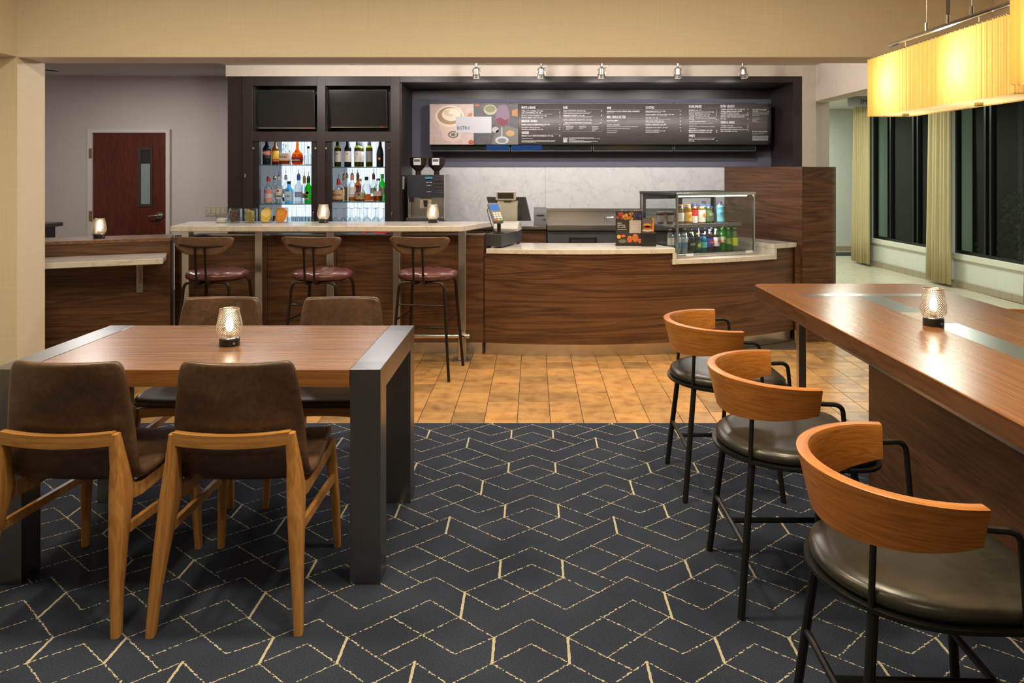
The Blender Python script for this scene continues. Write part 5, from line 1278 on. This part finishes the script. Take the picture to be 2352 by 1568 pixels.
# coffee machine
cm = thing('coffee_machine', 'steel bean-to-cup coffee machine with two dark hoppers', 'coffee machine', (-1.122, 7.62, .931))
W = .19
obj('body', B(-W, W, .03, .45, .05, .515, b=.004), M['steel_z'], cm)
obj('side_cover', B(W, W + .006, .02, .45, .05, .52), M['lightgrey'], cm)
up = obj('control_panel', MB().loft([[(-W, .03, .282), (W, .03, .282), (W, .03, .515), (-W, .03, .515)], [(-W, .0, .285), (W, .0, .285), (W, .018, .515), (-W, .018, .515)]]), plain('blue_black_panel', (.030, .032, .045), .25), cm)
obj('display', B(-.004, .072, -.001, .01, .475, .496), emissive('blue_display', (.10, .32, .45), .7), up)
for i in range(4):
    for j in range(3):
        if i == 2: continue
        obj('button', B(.012 + j * .020, .020 + j * .020, -.006, .006, .435 - i * .032, .443 - i * .032), emissive('button_light', (.9, .9, .95), .9) if (i + j) % 2 == 0 else M['lightgrey'], up)
for z in (.33, .38, .42, .46): obj('trim_line', B(.10, W - .002, -.002, .010, z, z + .003), M['satin'], up)
obj('spout', MB().loft([[(-.022, -.012, .255), (.022, -.012, .255), (.022, .03, .255), (-.022, .03, .255)], [(-.012, -.012, .19), (.012, -.012, .19), (.012, .03, .19), (-.012, .03, .19)]]), M['black'], cm)
obj('spout_bay', B(-.06, .058, .024, .031, .17, .281), M['cream_plate'], cm)
obj('steam_wand', MB().box(-.165, -.125, -.03, .03, .235, .285, b=.006).tube(fillet([(-.14, -.02, .24), (-.135, -.035, .1), (-.135, -.03, .085)], .02), .004, 6), M['black'], cm)
obj('drip_tray', B(-W - .006, W, -.05, .03, .02, .075, b=.006), M['charcoal'], cm)
for s_ in (-1, 1): obj('foot', MB().lathe([(.016, 0), (.02, .05)], 12, (s_ * .16, .05, 0)), M['black'], cm)
for x in (-.098, .096):
    hp = obj('hopper', MB().lathe([(.030, .515), (.030, .555), (.088, .615), (.092, .62), (.092, .695), (.085, .70)], 8, (x, .16, 0)), plain('smoked_hopper', (.030, .018, .012), .25), cm, ang=20)
    obj('hopper_label', B(x - .038, x + .038, .070, .0745, .618, .690, b=.002), M['white'], hp)
    obj('label_print', B(x - .030, x + .030, .068, .0702, .655, .680), C('print_dark', (.08, .10, .14)), hp)
single('wall_note', B(xl + .0125, xl + .0145, 7.60, 7.72, 1.30, 1.43), M['white'], 'torn white paper notice on the dark panel left of the coffee machine', 'notice')

# till drawer with terminal and card reader
ta = math.atan2(.94, .34)
dr = thing('cash_drawer', 'black cash drawer on the left end of the service counter', 'cash drawer', (-.262, 5.955, .865), math.radians(70) - PI / 2)
# local +y runs back along the long side, local -x to the left
obj('body', B(-.138, 0, 0, .46, .012, .115, b=.003), M['charcoal'], dr)
for x in (-.12, -.02):
    for y in (.03, .43): obj('foot', B(x - .012, x + .012, y - .012, y + .012, 0, .012), M['black'], dr)
ps = thing('till_terminal', 'till terminal seen from behind with a white customer display', 'till', (-.225, 6.36, .9805), math.radians(-8))
obj('base', MB().loft([[(-.11, -.10, z_) if False else (a, -.12 + .24 * f, b_) for a, b_ in ((-.105, 0), (.105, 0), (.105, .02 + .06 * math.sin(f * PI)), (-.105, .02 + .06 * math.sin(f * PI)))] for f in [k / 8 for k in range(9)]]), M['lightgrey'], ps, ang=50)
obj('neck', MB().loft([[(-.075, .02, .06), (.075, .02, .06), (.075, .10, .06), (-.075, .10, .06)], [(-.085, -.03, .2), (.085, -.03, .2), (.085, .06, .2), (-.085, .06, .2)], [(-.09, .0, .255), (.09, .0, .255), (.09, .05, .255), (-.09, .05, .255)]]), M['lightgrey'], ps, ang=50)
mon = obj('monitor', MB().loft([[(x * 1.0, y, z_) for x, z_, y in ((-.15, .075, .08), (.19, .075, .08), (.155, .285, -.01), (-.185, .285, -.01))], [(x, y, z_) for x, z_, y in ((-.15, .075, .115), (.19, .075, .115), (.155, .285, .03), (-.185, .285, .03))]]), M['charcoal'], ps)
cd = obj('customer_display', B(-.10, .075, -.035, -.012, .258, .335, b=.006), M['lightgrey'], ps); obj('screen', B(-.082, .057, -.037, -.034, .272, .322), C('brownscreen', (.05, .035, .03), .25), cd)
obj('hinge', B(-.03, .03, -.02, .01, .24, .26, b=.002), M['charcoal'], ps)
cr = thing('card_reader', 'card payment reader on a black stand in front of the till', 'card reader', (-.285, 6.03, .9805), math.radians(10))
obj('stand_foot', MB().lathe([(.045, 0), (.045, .006), (.02, .012)], 20), M['black'], cr)
obj('stand_stem', MB().tube([(0, 0, .01), (0, .005, .09), (0, -.005, .12)], .016, 10), M['black'], cr)
hd_ = obj('handset', B(-.045, .045, -.10, .10, -.015, .018, b=.008), M['grey'], cr, loc=(-.03, 0, .165)); hd_.rotation_euler = (math.radians(50), 0, math.radians(18))
obj('screen', B(-.036, .036, .02, .075, .018, .0195), emissive('reader_screen', (.10, .28, .75), .9), hd_)
for i in range(3):
    for j in range(4):
        obj('key', B(-.034 + i * .025, -.014 + i * .025, -.088 + j * .022, -.072 + j * .022, .018, .021), [C('redkey', (.6, .1, .06)), YL, C('greenkey', (.08, .5, .2))][i] if j == 0 else M['white'], hd_)
obj('cable', MB().tube(fillet([(-.06, .02, .22), (-.10, .0, .20), (-.085, -.01, .14), (-.06, 0, .06), (-.03, .03, .012)], .03), .003, 6), M['black'], cr)
pt_ = thing('receipt_printer', 'grey receipt printer on the steel back counter', 'printer', (bx(1241, 7.6), 7.6, .931))
obj('body', MB().loft([[(-.067, y, z_) for y, z_ in ((-.01, 0), (-.01, .10), (.01, .155), (.03, .175), (.16, .175), (.16, 0))], [(.067, y, z_) for y, z_ in ((-.01, 0), (-.01, .10), (.01, .155), (.03, .175), (.16, .175), (.16, 0))]]), M['grey'], pt_, ang=30)
obj('paper_slot', B(-.038, .038, -.013, -.008, .092, .105), M['black'], pt_); obj('button', B(.03, .055, -.013, -.008, .05, .062), M['black'], pt_)

# ------------------------------------------------------------------ poster stand and leaflet box
py_ = 6.16
t = thing('menu_stand', 'black framed happy hour poster standing on the counter', 'poster stand', (P(1445, 0, py_)[0], py_, .8652)); t.rotation_euler = (math.radians(-3), 0, 0)
obj('frame', B(-.111, .111, 0, .010, 0, .292, b=.002), M['black'], t); obj('base', B(-.112, .112, -.012, .07, 0, .010, b=.002), M['black'], t)
def fl(name, x0, x1, z0, z1, col, lay, par): return obj(name, B(x0, x1, -.0006 * lay - .0006, 0, z0, z1), C('p_%d%d%d' % tuple(int(c_ * 99) for c_ in col), col), par)
po = fl('poster', -.105, .105, .015, .286, (.035, .028, .026), 1, t)
def disc(name, x, z, r, col, lay, par, ry=1.0):
    return obj(name, MB().add([(x + r * math.cos(a), -.0006 * lay - .0006, z + r * ry * math.sin(a)) for a in [2 * PI * k / 16 for k in range(16)]], [tuple(range(16))]), C('p_%d%d%d' % tuple(int(c_ * 99) for c_ in col), col), par, smooth=False)
r = random.Random(4)
for _ in range(9): disc('fries_picture', r.uniform(-.045, .03), r.uniform(.222, .276), r.uniform(.010, .016), (.66, r.uniform(.22, .34), .05), 2, po)
for _ in range(7): disc('berry_picture', r.uniform(.045, .095), r.uniform(.215, .275), r.uniform(.009, .014), (.05, .05, r.uniform(.14, .26)), 2, po)
for _ in range(6): disc('dip_picture', r.uniform(-.095, -.055), r.uniform(.225, .270), r.uniform(.009, .014), (r.uniform(.35, .5), .06, .03), 2, po)
fl('paper_note', 0.003, .103, .105, .212, (.52, .45, .45), 3, po)
mb = MB()
for i, s_ in enumerate(['BISTRO', 'HAPPY HOUR', '5:00 - 6:30PM']): text(mb, s_, -.096, .182 - i * .016, .0105, [.036, .062, .066][i], -.0032, bold=.02)
for i in range(6): mb.quad((.012, -.0034, .198 - i * .013), (.012 + [.05, .07, .075, .06, .07, .05][i], -.0034, .198 - i * .013), (.012 + [.05, .07, .075, .06, .07, .05][i], -.0034, .1995 - i * .013), (.012, -.0034, .1995 - i * .013))
mb.quad((-.096, -.003, .134), (-.02, -.003, .134), (-.02, -.003, .137), (-.096, -.003, .137))
obj('lettering', mb, M['ink'], po, smooth=False)
disc('cocktail_picture', -.085, .075, .017, (.68, .38, .04), 2, po); disc('cocktail_picture', -.048, .082, .018, (.62, .15, .06), 2, po, .6); disc('tray_picture', -.055, .038, .032, (.16, .14, .12), 2, po, .5)
for x, z, rr in ((.005, .055, .022), (.052, .065, .026), (.09, .04, .016)): disc('punch_picture', x, z, rr, (.58, .10 + x, .03), 2, po, 1.3); disc('glass_picture', x, z + rr * .9, rr * .7, (.60, .25, .12), 3, po, .4)
for x in (-.058, .055): obj('binder_clip', MB().tube(fillet([(x - .008, -.004, .288), (x - .008, -.004, .312), (x + .008, -.004, .312), (x + .008, -.004, .288)], .006), .0012, 6), M['chrome'], t)
t = thing('leaflet_box', 'black leaflet holder with a burger card beside the poster', 'leaflet holder', (P(1491, 0, 6.10)[0], 6.10, .8652))
obj('box', B(-.060, .060, 0, .06, 0, .112, b=.003), M['black'], t)
cdv = obj('card', B(-.052, .043, .02, .024, .10, .235), C('card', (.12, .08, .06)), t)
obj('card_stripe', B(.026, .043, .0192, .0205, .12, .235), OR, cdv)
for x, z, rx, rz_, col in ((-.01, .205, .045, .026, (.13, .12, .14)), (-.01, .132, .045, .012, (.60, .55, .50)), (-.012, .150, .034, .012, (.45, .12, .03)), (-.012, .163, .035, .008, (.30, .05, .02)), (-.012, .176, .034, .015, (.60, .28, .07))):
    obj('burger_picture', MB().add([(x + rx * math.cos(a), .0186 - .0004 * (z < .2) - .0002 * (rx < .036), z + rz_ * math.sin(a)) for a in [2 * PI * k / 18 for k in range(18)]], [tuple(range(18))]), C('q_%d%d%d' % tuple(int(c_ * 99) for c_ in col), col), cdv, smooth=False)

# ------------------------------------------------------------------ glass display case
CA = math.radians(23); CO_ = Vector((1.172, 6.03))
dc = thing('display_case', 'glass fronted refrigerated display case sunk in the counter', 'display case', (CO_.x, CO_.y, .7755), CA)
w_, d_, h_ = .80, .58, .535; M['case_dark'] = M['charcoal']
obj('base', B(0, w_, 0, d_, 0, .03, b=.003), M['steel'], dc)
for x in (0, w_ - .016):
    for y in (0, d_ - .03): obj('corner_post', B(x, x + .016, y, y + .016 if y == 0 else d_, .03, h_ - .02, b=.002), M['steel_z'], dc)
obj('top', B(-.004, w_ + .004, .012, d_, h_ - .02, h_, b=.002), M['charcoal'], dc)
obj('top_rail', B(-.004, w_ + .004, -.004, .012, h_ - .024, h_, b=.002), M['steel'], dc)
obj('front_glass', B(.016, w_ - .016, .004, .009, .03, h_ - .024), M['case_glass'], dc)
obj('side_glass', B(.004, .009, .016, d_ - .03, .03, h_ - .02), M['case_glass'], dc)
obj('side_glass', B(w_ - .009, w_ - .004, .016, d_ - .03, .03, h_ - .02), M['case_glass'], dc)
obj('shelf', B(.012, w_ - .10, .06, d_ - .09, .245, .258, b=.002), plain('grey_shelf', (.22, .24, .26), .3), dc); obj('shelf_lip', B(.012, w_ - .10, .05, .06, .243, .272, b=.002), M['grey'], dc)
for x0, x1 in ((.016, .40), (.40, w_ - .016)):
    fr_ = obj('rear_door', MB().box(x0, x1, d_ - .03, d_ - .014, .03, .07).box(x0, x1, d_ - .03, d_ - .014, h_ - .07, h_ - .02).box(x0, x0 + .03, d_ - .03, d_ - .014, .07, h_ - .07).box(x1 - .03, x1, d_ - .03, d_ - .014, .07, h_ - .07), M['charcoal'], dc)
    obj('door_glass', B(x0 + .03, x1 - .03, d_ - .024, d_ - .020, .07, h_ - .07), M['case_glass'], fr_)
area('case_fill', (CO_.x + .37 * math.cos(CA) - .12 * math.sin(CA), CO_.y + .37 * math.sin(CA) + .12 * math.cos(CA), .7755 + h_ - .04), .3, 3.0, (1, .95, .88))  # added fill that strengthens the tube's light inside the case
area('case_fill', (CO_.x + .35 * math.cos(CA) - .06 * math.sin(CA), CO_.y + .35 * math.sin(CA) + .06 * math.cos(CA), .7755 + .235), .12, 2.0, (1, .95, .88))  # unseen lamp added under the shelf to brighten the lower bottles
obj('light_tube', MB().tube([(.05, .05, h_ - .03), (w_ - .05, .05, h_ - .03)], .007, 8), emissive('case_tube', (1, .97, .92), 5), dc)
for x in (.09, .70): obj('price_tag', B(x, x + .07, -.003, .001, .012, .034), M['white'], dc)
def cw(lx, ly, lz): return (CO_.x + lx * math.cos(CA) - ly * math.sin(CA), CO_.y + lx * math.sin(CA) + ly * math.cos(CA), .7755 + lz)
zS, zF = .2581, .0301
ND = 'bottles in the display case'
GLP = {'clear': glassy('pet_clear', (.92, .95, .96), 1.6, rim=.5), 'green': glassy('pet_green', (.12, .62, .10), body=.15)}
soda = lambda n, col: LQ.setdefault(n, glassy(n + '_drink', col, .3, body=.25))
def cb_(label, lx, ly, lz, kind, h, w, glass, liquid, labels, cap, **k):
    x, y, z = cw(lx, ly, lz); return bottle(label, x, y, z, kind, h, w, GLP[glass], liquid, labels, cap, {'soda': .915, 'water': .915, 'juice': .865}[kind], group=ND, name='drink_bottle', rz=CA, **k)
# parfait cups
for i, (lx, ly) in enumerate(((.062, .34), (.152, .33))):
    x, y, z = cw(lx, ly, zS); t = thing('parfait_cup', ['parfait cup of berries and yogurt, left on the case shelf', 'parfait cup of berries and yogurt, right beside the other cup'][i], 'dessert cup', (x, y, z), group='parfait cups in the display case')
    obj('cup', MB().lathe([(.026, 0), (.039, .10), (.041, .102)], 20, cap=False), M['jar_glass'], t)
    obj('yogurt', MB().lathe([(.025, .003), (.027, .018), (.035, .075)], 20), plain('yogurt', (.62, .55, .48), .5), t); obj('granola', MB().lathe([(.0258, .001), (.0275, .018)], 20), plain('granola', (.22, .10, .05), .8), t)
    obj('berries', MB().lathe([(.036, .075), (.037, .088), (.01, .092)], 20), plain('berries', (.16, .03, .05), .4, var=.5), t); obj('lid', MB().lathe([(.042, .101), (.042, .106), (.03, .108)], 20), M['jar_glass'], t)
NVC = C('navycap', (.02, .03, .16)); ORC = C('orangecap', (.75, .28, .06)); BLC = C('bluecap', (.03, .08, .35)); GRC = C('greencap', (.16, .55, .05)); WHC = C('whitecap', (.66, .66, .64)); DGC = C('darkgreencap', (.02, .16, .08))
cb_('beige juice bottle with white label and orange cap in the case', .165, .20, zS, 'juice', .185, .075, 'clear', (soda('beige', (.72, .55, .38)), .75), [(.16, .55, C('juicew', (.66, .62, .60)), '', None)], ORC)
cb_('yellow juice bottle with orange cap in the case', .240, .19, zS, 'juice', .185, .066, 'clear', (soda('juice_y', (.85, .55, .10)), .80), [(.15, .58, C('juicey', (.72, .45, .10)), '', None)], ORC, band=[(0, .40, .014, C('peach', (.68, .20, .05)))])
cb_('red and white carton-like juice bottle with navy cap', .305, .19, zS, 'juice', .180, .058, 'clear', (soda('red_drink', (.60, .05, .05)), .75), [(.40, .68, RD, '', None), (.08, .40, WH, '', None)], NVC)
cb_('orange juice bottle with white carrot label and navy cap', .372, .18, zS, 'juice', .182, .072, 'clear', (soda('oj', (.85, .40, .04)), .80), [(.10, .68, C('ojlab', (.68, .62, .52)), '', None)], NVC, band=[(.006, .44, .016, OR)])
cb_('green-labelled smoothie bottle with navy cap', .445, .18, zS, 'juice', .180, .062, 'clear', (soda('green_drink', (.20, .30, .08)), .80), [(.12, .66, C('greenlab', (.10, .16, .08)), '', None)], NVC, band=[(0, .46, .017, C('leafgreen', (.24, .34, .10)))])
cb_('small brown tea bottle beside the smoothie', .500, .21, zS, 'juice', .160, .046, 'clear', (soda('tea', (.25, .10, .05)), .75), [(.15, .60, C('tealab', (.22, .12, .10)), '', None)], NVC)
cb_('tall pale blue water bottle on the case shelf', .560, .17, zS, 'water', .195, .078, 'clear', (soda('aqua', (.30, .66, .78)), .80), [(.10, .82, C('aqualab', (.22, .52, .64)), 'LIFE WTR', C('deepblue', (.03, .10, .20)))], NVC)
cb_('second pale blue bottle behind the smoothie', .500, .32, zS, 'water', .195, .072, 'clear', (soda('aqua', (.30, .66, .78)), .80), [(.10, .80, C('aqualab2', (.14, .40, .52)), '', None)], NVC)
cb_('orange juice bottle in the second row of the case', .40, .32, zS, 'juice', .182, .072, 'clear', (soda('oj', (.85, .40, .04)), .80), [], NVC)
names_f = [('small clear water bottle at the left corner of the case floor', 'w'), ('clear water bottle, second on the case floor', 'w'), ('black labelled water bottle on the case floor', 'b'), ('green logo drink bottle on the case floor', 'g'), ('teal drink bottle with a blue cap on the case floor', 't'), ('blue cola bottle with a round red white and blue mark', 'p'), ('silver labelled cola bottle beside the blue one', 'd'), ('green soda bottle with a silver label', '7'), ('green soda bottle with a red mark', '8'), ('lime soda bottle with a yellow label at the right of the row', 'm')]
for i, (lab, k) in enumerate(names_f):
    lx, ly = .055 + i * .064, .065 + (.03 if i in (3, 4) else 0) * 0
    if k == 'w': cb_(lab, lx, ly, zF, 'water', .165, .056, 'clear', (soda('water', (.78, .86, .90)), .75), [(.30, .55, C('wl', (.10, .20, .40)), '', None)], WHC)
    elif k == 'b': cb_(lab, lx, ly, zF, 'water', .180, .060, 'clear', None, [(.12, .70, BK, 'LIFE WTR', WH)], WHC)
    elif k == 'g': cb_(lab, lx, ly, zF, 'water', .165, .058, 'clear', (soda('dkgreen', (.08, .16, .05)), .8), [(.15, .62, C('dg', (.03, .08, .03)), '', None)], C('limecap', (.5, .55, .2)), band=[(0, .38, .018, C('lime', (.42, .50, .10)))])
    elif k == 't': cb_(lab, lx, ly, zF, 'soda', .160, .060, 'clear', (soda('teal', (.05, .45, .50)), .82), [(.25, .55, C('tl', (.10, .45, .48)), '', None)], BLC)
    elif k == 'p':
        pb_ = cb_(lab, lx, ly, zF, 'soda', .195, .061, 'clear', (soda('cola', (.05, .02, .02)), .82), [(.22, .60, C('pb', (.02, .04, .26)), '', None)], BLC, band=[(0, .42, .022, RD), (0, .405, .0175, C('pbl', (.03, .08, .40)))])
        text(mb := MB(), 'PEPSI', 0, .0795, .0075, .030, -.0355, 'C', bold=.03); obj('lettering', mb, M['white'], pb_, smooth=False)
    elif k == 'd': cb_(lab, lx, ly, zF, 'soda', .200, .061, 'clear', (soda('cola', (.05, .02, .02)), .82), [(.24, .62, C('silver', (.50, .50, .54)), '', None)], M['lightgrey'], band=[(.010, .45, .015, RD)])
    elif k in '78': cb_(lab, lx, ly, zF, 'soda', .205, .061, 'green', (soda('lime', (.25, .62, .10)), .8), [(.38, .62, C('s7', (.40, .52, .36)), '', None)] if k == '7' else [(.30, .55, C('s8', (.18, .40, .12)), '', None)], GRC, band=[(.004, .45, .010, RD)])
    else: cb_(lab, lx, ly, zF, 'soda', .205, .061, 'clear', (soda('lemon', (.62, .72, .40)), .8), [(.22, .55, C('ml', (.58, .68, .05)), '', None)], GRC)
back = [('w', .05), ('w', .12), ('w', .19), ('p', .26), ('p', .33), ('p', .40), ('d', .47), ('g', .54), ('g', .61), ('g', .68)]
for i, (k, lx) in enumerate(back):
    lab = {'w': 'white capped water bottle in the back row of the case floor', 'p': 'blue capped cola bottle in the back row of the case floor', 'd': 'grey capped cola bottle in the back row of the case floor', 'g': 'green soda bottle in the back row of the case floor'}[k]
    lab = '%s %s' % (ORD[i], lab)
    cb_(lab, lx, .17, zF, 'soda', .205, .062, 'green' if k == 'g' else 'clear', (soda({'w': 'water', 'p': 'cola', 'd': 'cola', 'g': 'lime'}[k], (.5, .5, .5)), .8), [(.3, .6, {'w': WH, 'p': C('pb', (.02, .04, .26)), 'd': C('silver', (.5, .5, .54)), 'g': GR}[k], '', None)], {'w': WHC, 'p': BLC, 'd': M['lightgrey'], 'g': DGC}[k])
